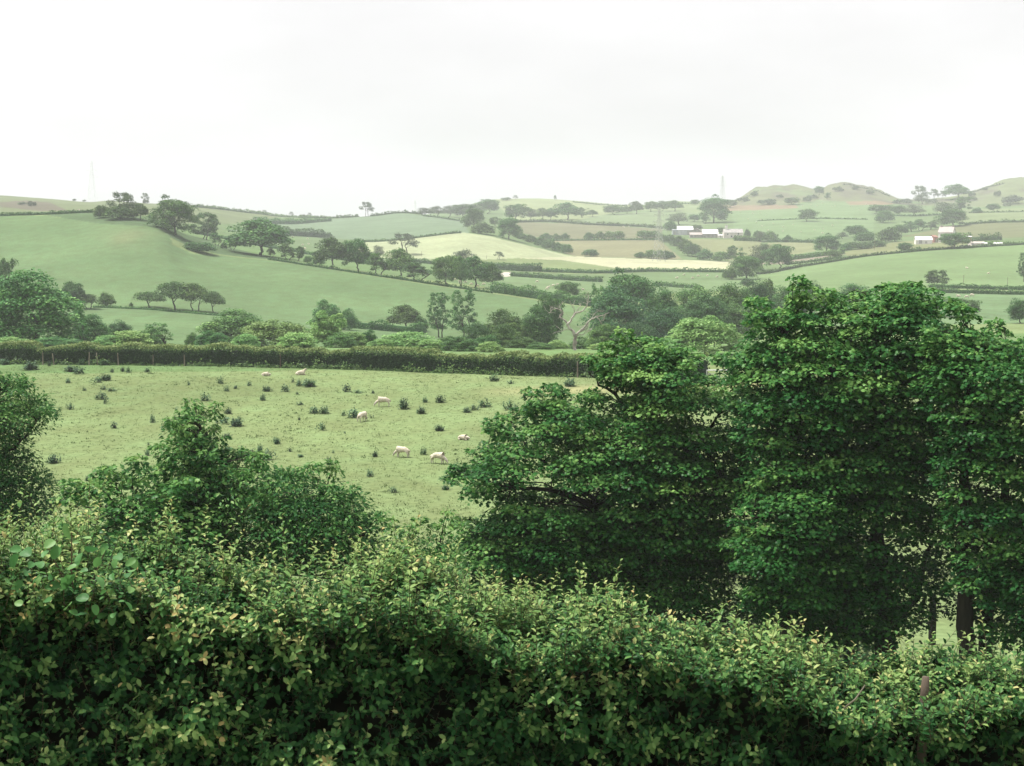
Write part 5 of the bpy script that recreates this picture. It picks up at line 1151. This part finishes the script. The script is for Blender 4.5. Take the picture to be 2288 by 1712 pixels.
Z6 = [(340,340,32,35),(140,412,65,35),(285,415,80,60),(398,370,65,50),(470,375,80,55),(765,415,80,65),(862,428,50,28),(985,430,25,25),(375,437,22,20),(398,522,52,25),(515,588,70,58),(585,592,70,58),(758,608,45,40),(835,622,90,75),(970,630,38,35),(1230,555,75,80),(1402,502,35,38),(1530,502,70,52),(1370,592,62,52),(1745,582,60,38),(1800,565,60,45),(1885,540,85,65),(2075,560,80,75),(2130,570,70,65),(1962,330,70,45),(390,645,18,25),(560,725,65,65),(758,750,16,18),(207,835,48,45),(315,897,32,28),(1518,730,55,42),(1000,940,38,45),(1392,920,50,55),(635,1002,50,55),(963,1097,48,50),(1142,1228,72,50),(1565,1205,45,35),(155,960,100,85),(75,905,40,60),(665,910,22,25),(400,940,38,20)]
W = [(x / 3.598, 760 + y / 3.598, a / 3.598, b / 3.598) for x, y, a, b in Z5] + [(560 + x / 3.598, 760 + y / 3.598, a / 3.598, b / 3.598) for x, y, a, b in Z6] + [(1273, 864, 21, 17), (1140, 858, 14, 8), (1255, 930, 16, 10)]
def weed_mesh(seed, n, tall):
    r = np.random.default_rng(seed); H = 1.0
    k = n * 9; st = np.repeat(np.arange(n), 9)
    bx = np.clip(r.normal(size=(n, 2)) * .22, -.38, .38); th = r.normal(size=(n, 2)) * .22; hh = .45 + .6 * r.random(n) * np.exp(-(bx ** 2).sum(1) * 3)
    fr = np.tile(np.linspace(.05, 1, 9), n)
    p = np.column_stack([bx[st] + th[st] * (fr * hh[st])[:, None], fr * hh[st]])
    a = r.random(k) * 6.28; d = np.column_stack([np.cos(a), np.sin(a), .5 + .5 * r.normal(size=k)]); nn = np.column_stack([-.5 * np.cos(a), -.5 * np.sin(a), np.ones(k)]) + .3 * r.normal(size=(k, 3))
    v, f = leaves(QUAD, p, d, nrm(nn), .26 * (1.15 - .5 * fr) * (.7 + .6 * r.random(k)), .55)
    v[:, 2] = np.maximum(v[:, 2], -.02)
    return build_mesh('foliage', v, f, M['thistle'], {'tint': np.repeat(np.clip(.45 + .2 * r.normal(size=k) + .15 * fr, 0, 1), 4)})
WM = [weed_mesh(300 + i, n, 0) for i, n in enumerate((16, 22, 28, 12, 34, 8, 19, 42))]
rows = {'close under the clipped hedge': [], 'across the upper sheep field': [], 'across the middle of the sheep field': [], 'across the lower sheep field': []}
for w_ in W: rows[list(rows)[0 if w_[1] < 834 else 1 if w_[1] < 890 else 2 if w_[1] < 962 else 3]].append(w_)
ORD = ['first', 'second', 'third', 'fourth', 'fifth', 'sixth', 'seventh', 'eighth', 'ninth', 'tenth', 'eleventh', 'twelfth', 'thirteenth', 'fourteenth', 'fifteenth', 'sixteenth', 'seventeenth', 'eighteenth', 'nineteenth', 'twentieth', 'twenty-first', 'twenty-second', 'twenty-third', 'twenty-fourth', 'twenty-fifth', 'twenty-sixth', 'twenty-seventh', 'twenty-eighth', 'twenty-ninth', 'thirtieth', 'thirty-first', 'thirty-second', 'thirty-third', 'thirty-fourth', 'thirty-fifth', 'thirty-sixth', 'thirty-seventh', 'thirty-eighth']
rr = random.Random(9)
for rname, lst in rows.items():
    for i, (u, v_, a_, h_) in enumerate(sorted(lst)):
        b = ground(u, v_, 50, 175); k = b[1] / FPX; a_ = max(a_, 5); h_ = max(h_, 5)
        kind = ('broad' if a_ > 20 else 'tall narrow' if h_ > 1.15 * a_ else 'tiny' if a_ < 9 else 'medium')
        o = bpy.data.objects.new('thistle_clump', WM[rr.randrange(8)]); COL.objects.link(o); o.location = b
        o.scale = (a_ * k * 1.15, a_ * k * 1.15, h_ * k * 1.25); o.rotation_euler = (0, 0, rr.uniform(0, 6.28))
        tag(o, f'{kind} dark thistle clump, {ORD[i]} from the left {rname}', 'weed', 'thistle clumps in the sheep field')
# grass tussocks, too many to count
r = np.random.default_rng(8); n = 15000
uu = r.uniform(-150, 2400, n); Yg = 52 + 120 * r.random(n); xs, _ = ray(uu, 900 + 0 * uu); X = xs * Yg
hz = np.interp(X / Yg, ray(np.array(HU, float), np.array(HV))[0], HP[:, 1]); ok = Yg < hz - 1.5; X, Yg = X[ok], Yg[ok]
pt = vnoise(X / 3.2, Yg / 4.5, 61) + .6 * vnoise(X / 1.1, Yg / 1.5, 62); keep = r.random(len(X)) < np.clip(.10 + 1.5 * pt, .03, 1); X, Yg, pt = X[keep], Yg[keep], pt[keep]
Zg = terrain(X, Yg); n = len(X); k = np.repeat(np.arange(n), 7); m_ = len(k); a = r.random(m_) * 6.28
o_ = np.column_stack([X[k] + .12 * r.normal(size=m_), Yg[k] + .12 * r.normal(size=m_), Zg[k] - .01]); d = np.column_stack([.55 * np.cos(a), .55 * np.sin(a), np.ones(m_)]); nn = np.column_stack([np.sin(a), -np.cos(a), .3 * np.ones(m_)])
sz = (.05 + .07 * r.random(n) + .08 * np.clip(pt, 0, 1))[k] * (.6 + .7 * r.random(m_))
v, f = leaves(QUAD, o_, d, nrm(nn), sz, .35)
n = 22000; Yb = 55 + 100 * r.random(n) ** 1.2; Xb = ray(r.uniform(-120, 1750, n), np.full(n, 900.))[0] * Yb; hz = np.interp(Xb / Yb, ray(np.array(HU, float), np.array(HV))[0], HP[:, 1]); ok = Yb < hz - 1.5; Xb, Yb = Xb[ok], Yb[ok]; n = len(Xb)
Zb = terrain(Xb, Yb); k2 = np.repeat(np.arange(n), 4); m2 = len(k2); a = r.random(m2) * 6.28
o2 = np.column_stack([Xb[k2] + .10 * r.normal(size=m2), Yb[k2] + .10 * r.normal(size=m2), Zb[k2] - .01]); d2 = np.column_stack([.7 * np.cos(a), .7 * np.sin(a), np.ones(m2)]); n2 = np.column_stack([np.sin(a), -np.cos(a), .3 * np.ones(m2)])
v2, f2 = leaves(QUAD, o2, d2, nrm(n2), .05 + .07 * r.random(m2), .3); tint2 = np.repeat(np.clip(.56 + .12 * r.normal(size=m2), 0, 1), 4)
tint1 = np.repeat(np.clip(.60 - .26 * np.clip(pt, 0, 1)[k] + .16 * r.normal(size=m_), 0, 1), 4)
f = np.concatenate([f, f2 + len(v)]); v = np.concatenate([v, v2])
tag(build('grass', v, f, M['grass'], None, {'tint': np.concatenate([tint1, tint2])}), kind='stuff')
# ------------------------------------------------------------------ sheep
def skin_mesh(name, verts, edges, rad, mats):
    me = bpy.data.meshes.new(name); me.from_pydata(verts, edges, []); o = bpy.data.objects.new(name, me); COL.objects.link(o)
    sk = o.modifiers.new('skin', 'SKIN'); sk.branch_smoothing = .6
    for i, q in enumerate(rad):
        q = q * 1.13 if q > .09 else q; me.skin_vertices[0].data[i].radius = (q, q)
    me.skin_vertices[0].data[0].use_root = True
    sb = o.modifiers.new('sub', 'SUBSURF'); sb.levels = 2; sb.render_levels = 2
    bpy.context.view_layer.update()
    dg = bpy.context.evaluated_depsgraph_get(); m2 = bpy.data.meshes.new_from_object(o.evaluated_get(dg)); m2.name = name
    bpy.data.objects.remove(o)
    for p in m2.polygons: p.use_smooth = True
    n = len(m2.vertices); co = np.empty(n * 3, np.float32); m2.vertices.foreach_get('co', co); co = co.reshape(-1, 3)
    m2.materials.clear(); m2.materials.append(mats)
    return m2, co
def wool_mat():
    m, t = new_mat('fleece'); L = t.links
    a = N(t, 'ShaderNodeAttribute', attribute_name='face'); tc = N(t, 'ShaderNodeTexCoord')
    n = N(t, 'ShaderNodeTexNoise'); n.inputs['Scale'].default_value = 11; n.inputs['Detail'].default_value = 4; L.new(tc.outputs['Object'], n.inputs['Vector'])
    r = ramp(t, [(.3, (.30, .265, .20)), (.7, (.60, .545, .44))]); L.new(n.outputs['Fac'], r.inputs[0])
    r2 = ramp(t, [(.3, (.30, .27, .23)), (.7, (.48, .44, .38))]); L.new(n.outputs['Fac'], r2.inputs[0])
    mx = N(t, 'ShaderNodeMix', data_type='RGBA'); L.new(a.outputs['Fac'], mx.inputs[0]); L.new(r.outputs[0], mx.inputs[6]); L.new(r2.outputs[0], mx.inputs[7])
    p = N(t, 'ShaderNodeBsdfPrincipled'); p.inputs['Roughness'].default_value = .95; p.inputs['Specular IOR Level'].default_value = .05
    L.new(mx.outputs[2], p.inputs['Base Color']); b = N(t, 'ShaderNodeBump'); b.inputs['Strength'].default_value = .6; b.inputs['Distance'].default_value = .03; L.new(n.outputs['Fac'], b.inputs['Height']); L.new(b.outputs[0], p.inputs['Normal'])
    o = N(t, 'ShaderNodeOutputMaterial'); L.new(p.outputs[0], o.inputs[0]); return m
FL = wool_mat()
def sheep_mesh(pose):
    if pose == 'graze':
        V = [(.10, 0, .60), (-.16, 0, .61), (-.44, 0, .60), (.34, 0, .58), (.54, 0, .44), (.68, 0, .23), (.76, 0, .09), (-.58, 0, .52), (-.62, 0, .38)]
        R = [.25, .265, .205, .20, .125, .082, .05, .07, .035]
        E = [(0, 1), (1, 2), (0, 3), (3, 4), (4, 5), (5, 6), (2, 7), (7, 8)]
        for s in (-1, 1):
            k = len(V); V += [(-.42, .12 * s, .42), (-.49, .13 * s, .24), (-.45, .13 * s, .01)]; R += [.10, .042, .034]; E += [(2, k), (k, k + 1), (k + 1, k + 2)]
            k = len(V); V += [(.32, .11 * s, .40), (.34, .12 * s, .21), (.33, .12 * s, .01)]; R += [.085, .040, .034]; E += [(3, k), (k, k + 1), (k + 1, k + 2)]
            k = len(V); V += [(.63, .07 * s, .31), (.60, .16 * s, .30)]; R += [.03, .018]; E += [(5, k), (k, k + 1)]
        hx, hz = .60, .33
    else:
        up = pose == 'lie_up'
        V = [(.08, 0, .25), (-.18, 0, .26), (-.44, 0, .22), (.32, 0, .25)] + ([(.46, 0, .44), (.56, 0, .60), (.70, 0, .54)] if up else [(.50, .04, .26), (.64, .08, .20), (.74, .11, .12)]) + [(-.56, 0, .16)]
        R = [.235, .25, .19, .19] + ([.12, .09, .05] if up else [.12, .085, .05]) + [.05]
        E = [(0, 1), (1, 2), (0, 3), (3, 4), (4, 5), (5, 6), (2, 7)]
        for s in (-1, 1):
            k = len(V); V += [(.38, .16 * s, .08), (.55, .15 * s, .04)]; R += [.06, .035]; E += [(3, k), (k, k + 1)]
            k = len(V); V += [(-.30, .22 * s, .08), (-.10, .25 * s, .05)]; R += [.09, .04]; E += [(2, k), (k, k + 1)]
            k = len(V); h = V[5]; V += [(h[0] - .04, h[1] + .07 * s, h[2] + .06), (h[0] - .07, h[1] + .15 * s, h[2] + .05)]; R += [.03, .018]; E += [(5, k), (k, k + 1)]
        hx, hz = .5, .9
    m, co = skin_mesh('sheep', V, E, R, FL)
    fc = ((co[:, 0] > .56) | (co[:, 2] < .26) * (pose == 'graze')).astype(np.float32)
    a = m.attributes.new('face', 'FLOAT', 'POINT'); a.data.foreach_set('value', fc)
    return m
SHM = {p: sheep_mesh(p) for p in ('graze', 'lie_up', 'lie_down')}
def sheep(pose, u, v, heading, label, s=1.0, group='sheep in the near field', ymin=50, ymax=175, loc=None):
    o = bpy.data.objects.new('sheep', SHM[pose]); COL.objects.link(o)
    b = ground(u, v, ymin, ymax) if loc is None else loc
    o.location = b; o.rotation_euler = (0, 0, math.radians(heading)); o.scale = (s, s, s)
    return tag(o, label, 'sheep', group)
sheep('lie_down', 593, 840, -8, 'small sheep lying head down right under the clipped hedge, farthest left', .76)
sheep('lie_up', 671, 838, 12, 'sheep lying with its white head raised, below the brown stake', .91)
sheep('graze', 856, 909, 184, 'grazing sheep facing left, farthest up the open field', .95)
sheep('graze', 809, 942, 62, 'greyish sheep seen from behind, grazing beside a dark thistle clump', .86)
sheep('lie_down', 1034, 983, -35, 'sheep lying curled alone, nearest the sycamore limb', .76)
sheep('graze', 899, 1022, 160, 'pale sheep grazing leftwards, left one of the lower pair', .84)
sheep('graze', 979, 1036, -24, 'warm cream sheep grazing rightwards, right one of the lower pair', .86)
FAR = [   # flocks on the far fields: points, label
    ([(1200, 632), (1225, 643), (1246, 638), (1192, 641), (1222, 648), (1303, 648), (1236, 641)], 'tiny white sheep grazing above the thick hedge behind the dead tree', 'sheep above the dead tree', 400),
    ([(1017, 627), (1028, 631), (1040, 633), (1053, 638), (1066, 642), (1081, 638), (1008, 624)], 'tiny white sheep behind the stems of the lower hill row', 'sheep behind the lower hill row', 445),
    ([(600, 551), (612, 552), (619, 554), (690, 546), (682, 556), (687, 535), (654, 531), (715, 531), (676, 549)], 'tiny white sheep on the far pale field above the hill row', 'sheep above the hill row', 560),
    ([(1528, 616), (1560, 619), (1580, 617), (1602, 621), (1548, 624), (1512, 622)], 'tiny white sheep under the long dark hedge of the yellow field', 'sheep under the yellow field', 450),
    ([(2142, 663), (2160, 667), (2172, 663)], 'tiny white sheep in the field below the two parallel hedges', 'sheep below the parallel hedges', 300),
    ([(2161, 600), (2208, 612)], 'white speck of a sheep on the big right field', 'sheep on the big right field', 430),
    ([(1655, 475), (1700, 476), (1712, 482), (1690, 498), (1702, 506), (1728, 500), (1750, 508), (1738, 467), (1760, 462), (1793, 461), (1812, 458), (1826, 460), (1838, 455), (1853, 450), (1858, 462), (1866, 461), (1790, 520), (1820, 515), (1838, 522), (1750, 517), (1772, 503), (1716, 515), (1920, 470), (1936, 458), (1900, 462), (1700, 492), (1672, 490), (1682, 478), (1840, 512), (1860, 505)], 'tiny white sheep scattered on the pasture below the rocky knolls', 'sheep on the pasture below the knolls', 950),
    ([(165, 472), (176, 471), (219, 473)], 'white sheep on the crest of the left hill beside the thin hedge', 'sheep on the left hill crest', 470),
    ([(1395, 508), (1405, 507), (1392, 507)], 'tiny white sheep under the dark hedge of the upper fields', 'sheep on the upper fields', 1000),
]
rr = random.Random(3)
for pts, lab, grp, ym in FAR:
    for u, v in pts: sheep(rr.choice(['graze', 'graze', 'lie_up']), u, v, rr.choice([0, 180]) + rr.uniform(-40, 40), lab, rr.uniform(.9, 1.15), grp, ym, 1800)

# ------------------------------------------------------------------ farms
def gable(rt, w, d, h, rh, wall, roof, over=.25, hip=0.0):
    """walls with gable ends under a pitched roof, ridge along local x"""
    v = [(-w/2, -d/2, -.6), (w/2, -d/2, -.6), (w/2, d/2, -.6), (-w/2, d/2, -.6), (-w/2, -d/2, h), (w/2, -d/2, h), (w/2, d/2, h), (-w/2, d/2, h), (-w/2 + hip * .9, 0, h + rh * (.96 if not hip else 0.0)), (w/2 - hip * .9, 0, h + rh * (.96 if not hip else 0.0))]
    f = [(0, 1, 5, 4), (2, 3, 7, 6), (1, 2, 6, 9, 5), (3, 0, 4, 8, 7)]
    build('wall', v, f, M[wall], rt)
    a, o2, t = w / 2 + over, d / 2 + over, .12; e = h - over * rh / (d / 2)
    top = [(-a, -o2, e), (a, -o2, e), (a, o2, e), (-a, o2, e), (-a + hip, 0, h + rh), (a - hip, 0, h + rh)]
    V = top + [(x, y, z + t) for x, y, z in top]
    F_ = [(6, 7, 11, 10), (8, 9, 10, 11), (0, 4, 5, 1), (2, 5, 4, 3), (0, 1, 7, 6), (2, 3, 9, 8), (1, 5, 11, 7), (5, 2, 8, 11), (3, 4, 10, 9), (4, 0, 6, 10)]
    return build('roof', V, F_, M[roof], rt)
def openings(rt, lst, d, name='window', mat='glass_dark', frame='tin_pale'):
    for x, z, w_, h_ in lst:
        mb = MB(); mb.box((x, -d / 2 - .03, z), (w_, .06, h_)); o = mb.build(name, M[mat], rt)
        if name == 'window':
            mb = MB()
            for dx in (-1, 1): mb.box((x + dx * (w_ / 2 + .05), -d / 2 - .04, z), (.10, .08, h_ + .2))
            for dz in (-1, 1): mb.box((x, -d / 2 - .043, z + dz * (h_ / 2 + .05)), (w_, .086, .10))
            mb.build('frame', M[frame], o)
def bld(name, u0, u1, vtop, vbase, label, cat, depth, ridge, wall, roof, rot=0., Y=None, ymin=700):
    b = ground((u0 + u1) / 2, vbase, ymin, 1400) if Y is None else foot((u0 + u1) / 2, Y)
    k = b[1] / FPX; w_ = (u1 - u0) * k; _, zt = ray((u0 + u1) / 2, vtop); tot = EYE + zt * b[1] - b[2]
    rt = empty(name, b, rot, label, cat); rh = tot * ridge; gable(rt, w_, depth, tot - rh, rh, wall, roof)
    return rt, w_, tot - rh, depth
f1 = 860
t, w_, h, d = bld('barn', 1513, 1547, 506, 525, 'grey corrugated barn with a pale tin roof, left of the white farmhouse', 'barn', 9, .40, 'metal_grey', 'tin_pale', 0, ymin=f1)
openings(t, [(w_ * .22, 1.3, 2.4, 2.6)], d, 'door', 'slate')
t, w_, h, d = bld('lean_to_shed', 1502, 1512.6, 513, 525, 'blue-grey lean-to shed at the left end of the grey barn', 'shed', 6, .12, 'tin_blue', 'tin_blue', 0, ymin=f1)
openings(t, [(0, 1.2, 1.4, 2.2)], d, 'door', 'slate')
t, w_, h, d = bld('stone_cottage', 1548, 1565, 510, 526, 'grey stone gable building between the barn and the pale-roofed shed', 'building', 8, .42, 'stone_wall', 'slate', 1.35, ymin=f1)
openings(t, [(0, 1.5, .9, 1.0)], d)
t, w_, h, d = bld('low_outhouse', 1541, 1567.5, 520, 531, 'low stone outhouse with a pinkish roof in front of the stone gable', 'outhouse', 4, .42, 'stone_wall', 'red_roof', 0, ymin=f1)
openings(t, [(-1.5, .9, .9, 1.6)], d, 'door', 'slate')
t, w_, h, d = bld('stone_shed', 1569, 1603, 513, 531, 'long stone shed with a patched pale roof, middle of the farm', 'shed', 7, .52, 'stone_wall', 'tin_pale', 0, ymin=f1)
openings(t, [(-2.5, 1.0, 1.2, 1.9), (2.6, 1.0, 1.6, 1.9)], d, 'door', 'slate')
t, w_, h, d = bld('white_outhouse', 1604, 1613, 524, 531.5, 'tiny white outhouse against the left of the white farmhouse', 'outhouse', 3, .3, 'white_wall', 'tin_pale', 0, ymin=f1)
openings(t, [(.4, .8, .8, 1.4)], d, 'door', 'slate')
t, w_, h, d = bld('farmhouse', 1616, 1658, 512, 532, 'long white farmhouse with one stout chimney on its left gable', 'house', 7, .40, 'pink_wall', 'slate', 0, ymin=f1)
openings(t, [(-w_ * .3, h * .72, .9, .9), (w_ * .26, h * .75, 1.1, 1.1), (-w_ * .1, h * .3, 1.0, 1.0), (w_ * .32, h * .28, 1.0, 1.0)], d)
openings(t, [(w_ * .1, .95, 1.0, 1.9)], d, 'door', 'slate')
mb = MB(); mb.box((-w_ * .34, 0, h + 3.2), (1.6, 1.2, 3.4)); mb.box((-w_ * .34, 0, h + 5.0), (1.9, 1.5, .25)); mb.build('chimney', M['white_wall'], t.children[1])
f2 = 640
t, w_, h, d = bld('white_barn', 2045, 2080, 529, 545, 'low white barn with a gleaming tin roof beside the lane', 'barn', 9, .48, 'white_wall', 'tin_pale', -.15, ymin=f2)
openings(t, [(-w_ * .22, 1.1, 1.5, 2.1), (w_ * .12, .8, 1.2, 1.2)], d, 'door', 'slate')
t, w_, h, d = bld('rusty_shed', 2081, 2090, 526, 542, 'rust-brown shed standing against the right end of the white barn', 'shed', 7, .25, 'rust', 'rust', .2, ymin=f2)
openings(t, [(0, .9, 1.0, 1.8)], d, 'door', 'slate')
t, w_, h, d = bld('farmhouse', 2100, 2131, 507, 541, 'tall white two-storey house with a reddish roof behind a leafy tree', 'house', 8, .36, 'white_wall', 'red_roof', -.5, ymin=f2)
openings(t, [(-w_ * .28, h * .72, .9, 1.1), (w_ * .2, h * .72, .9, 1.1), (-w_ * .28, h * .28, .9, 1.1), (w_ * .2, h * .28, .9, 1.1)], d)
openings(t, [(0, 1.0, 1.0, 2.0)], d, 'door', 'slate')
for sx in (-.40, .44):
    mb = MB(); mb.box((w_ * sx, 0, h + 2.6), (1.0, .9, 2.6)); mb.build('chimney', M['stone_wall'], t.children[1])
t, w_, h, d = bld('brick_outbuilding', 2154, 2168, 528, 542, 'small brick outbuilding with a white roof edge right of the leafy tree', 'outbuilding', 5, .12, 'rust', 'tin_pale', 0, ymin=f2)
openings(t, [(0, .9, .9, 1.8)], d, 'door', 'slate')
t, w_, h, d = bld('long_low_shed', 2166, 2198, 540, 548, 'long low pinkish shed right of the two-storey house', 'shed', 5, .5, 'pink_wall', 'red_roof', .08, ymin=f2)
openings(t, [(-3, .6, 1.2, 1.1), (2, .6, 1.2, 1.1)], d, 'door', 'slate')
for i, (u, lab) in enumerate([(2191, 'leftmost white wrapped bale in the hedge by the long shed'), (2197, 'second white wrapped bale from the left by the long shed'), (2203, 'third white wrapped bale, last of the left cluster'), (2223, 'first white wrapped bale of the right cluster'), (2230, 'middle white wrapped bale of the right cluster'), (2237, 'rightmost white wrapped bale by the big right field')]):
    b = ground(u, 547.5, f2, 1000); mb = MB(); mb.tube([(-.6, 0, .62), (-.5, 0, .62), (.5, 0, .62), (.6, 0, .62)], [.55, .64, .64, .55], 14)
    o = mb.build('wrapped_bale', M['bale']); o.location = b; tag(o, lab, 'bale', 'white bales by the long low shed')

# ------------------------------------------------------------------ pylons and poles
def pylon(u, vb, vt, label, Y=None, lo=300, wbase=.16, mat='pylon_grey'):
    b = foot(u, Y) if Y else ground(u, vb, lo, 1900); _, zt = ray(u, vt); H = EYE + zt * b[1] - b[2]
    rt = empty('electricity_pylon', b, .5, label, 'pylon'); mb = MB(); th = max(.08, b[1] / FPX * .17)
    def hw(z): return H * (wbase / 2 * (1 - z / H) ** 1.25 + .016)
    lv = [0, .16, .30, .42, .52, .61, .69, .77, .85, .93, 1.0]; cs = ((-1, -1), (1, -1), (1, 1), (-1, 1))
    for i in range(len(lv) - 1):
        z0, z1 = lv[i] * H, lv[i + 1] * H; a, c = hw(z0), hw(z1)
        for j, (sx, sy) in enumerate(cs):
            mb.tube([(sx * a, sy * a, z0 - (.6 if i == 0 else 0)), (sx * c, sy * c, z1)], th, 4, False)
            s2 = cs[(j + 1) % 4]
            mb.tube([(sx * a, sy * a, z0), (s2[0] * c, s2[1] * c, z1)], th * .6, 4, False); mb.tube([(s2[0] * a, s2[1] * a, z0), (sx * c, sy * c, z1)], th * .6, 4, False)
            mb.tube([(sx * c, sy * c, z1), (s2[0] * c, s2[1] * c, z1)], th * .6, 4, False)
    mb.build('tower', M[mat], rt)
    for fr, wd in ((.62, .17), (.77, .14), (.91, .11)):
        z = fr * H; mb = MB(); hw_ = H * wd
        for s in (-1, 1):
            for sy in (-1, 1):
                mb.tube([(s * hw(z), sy * hw(z), z), (s * hw_, 0, z + .01 * H)], th * .8, 4, False); mb.tube([(s * hw(z), sy * hw(z), z + .045 * H), (s * hw_, 0, z + .01 * H)], th * .7, 4, False)
            mb.tube([(s * hw_, 0, z + .01 * H), (s * hw_, 0, z - .05 * H)], th * .9, 4)
        mb.build('crossarm', M[mat], rt)
    return rt
pylon(1472, 584, 470, 'grey lattice pylon standing in the yellow field', lo=650)
pylon(1611, 447, 393, 'faint lattice pylon on the skyline behind the big dark tree', Y=1790)
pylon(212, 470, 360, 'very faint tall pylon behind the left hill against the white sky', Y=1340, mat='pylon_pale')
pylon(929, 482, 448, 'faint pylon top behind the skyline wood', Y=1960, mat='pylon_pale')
def pole(u, vb, vt, label, arm=True, lo=300):
    b = ground(u, vb, lo, 1600); h = (vb - vt) / FPX * b[1]; r0 = max(.10, .35 / FPX * b[1])
    rt = empty('telegraph_pole', b, 0, label, 'pole'); mb = MB(); mb.tube([(0, 0, -.5), (0, 0, h)], [r0, r0 * .8], 7); mb.build('shaft', M['post_grey'], rt)
    if arm:
        mb = MB(); mb.box((0, -r0 - .06, h - .15), (h * .55, .12, .2)); mb.build('crossarm', M['post_grey'], rt)
pole(2134, 555, 541, 'T-topped pole in front of the leafy tree by the white house', lo=640)
pole(2153, 636, 615, 'thin dark pole on the big right field above the parallel hedges', False, 380)
pole(2251, 638, 620, 'thin dark pole near the right edge above the parallel hedges', False, 380)
pole(1954, 560, 536, 'thin pole beside the lane hedge', False, 640)
pole(942, 573, 561, 'thin dark pole in the pale field by the pale bluish tree', False, 560)
pole(1087, 579, 570, 'short thin pole on the lower edge of the pale field', False, 560)

# ------------------------------------------------------------------ the air
hm, t = new_mat('air'); vp = N(t, 'ShaderNodeVolumePrincipled')
vp.inputs['Color'].default_value = (.92, .96, 1.0, 1); vp.inputs['Density'].default_value = HAZE; vp.inputs['Anisotropy'].default_value = 0.0
o = N(t, 'ShaderNodeOutputMaterial'); t.links.new(vp.outputs[0], o.inputs['Volume'])
hb = MB(); zlo, zhi = EYE - 60, EYE + 190
hb.box((0, 1650, (zlo + zhi) / 2), (9000, 3900, zhi - zlo)); tag(hb.build('haze', hm), kind='stuff')
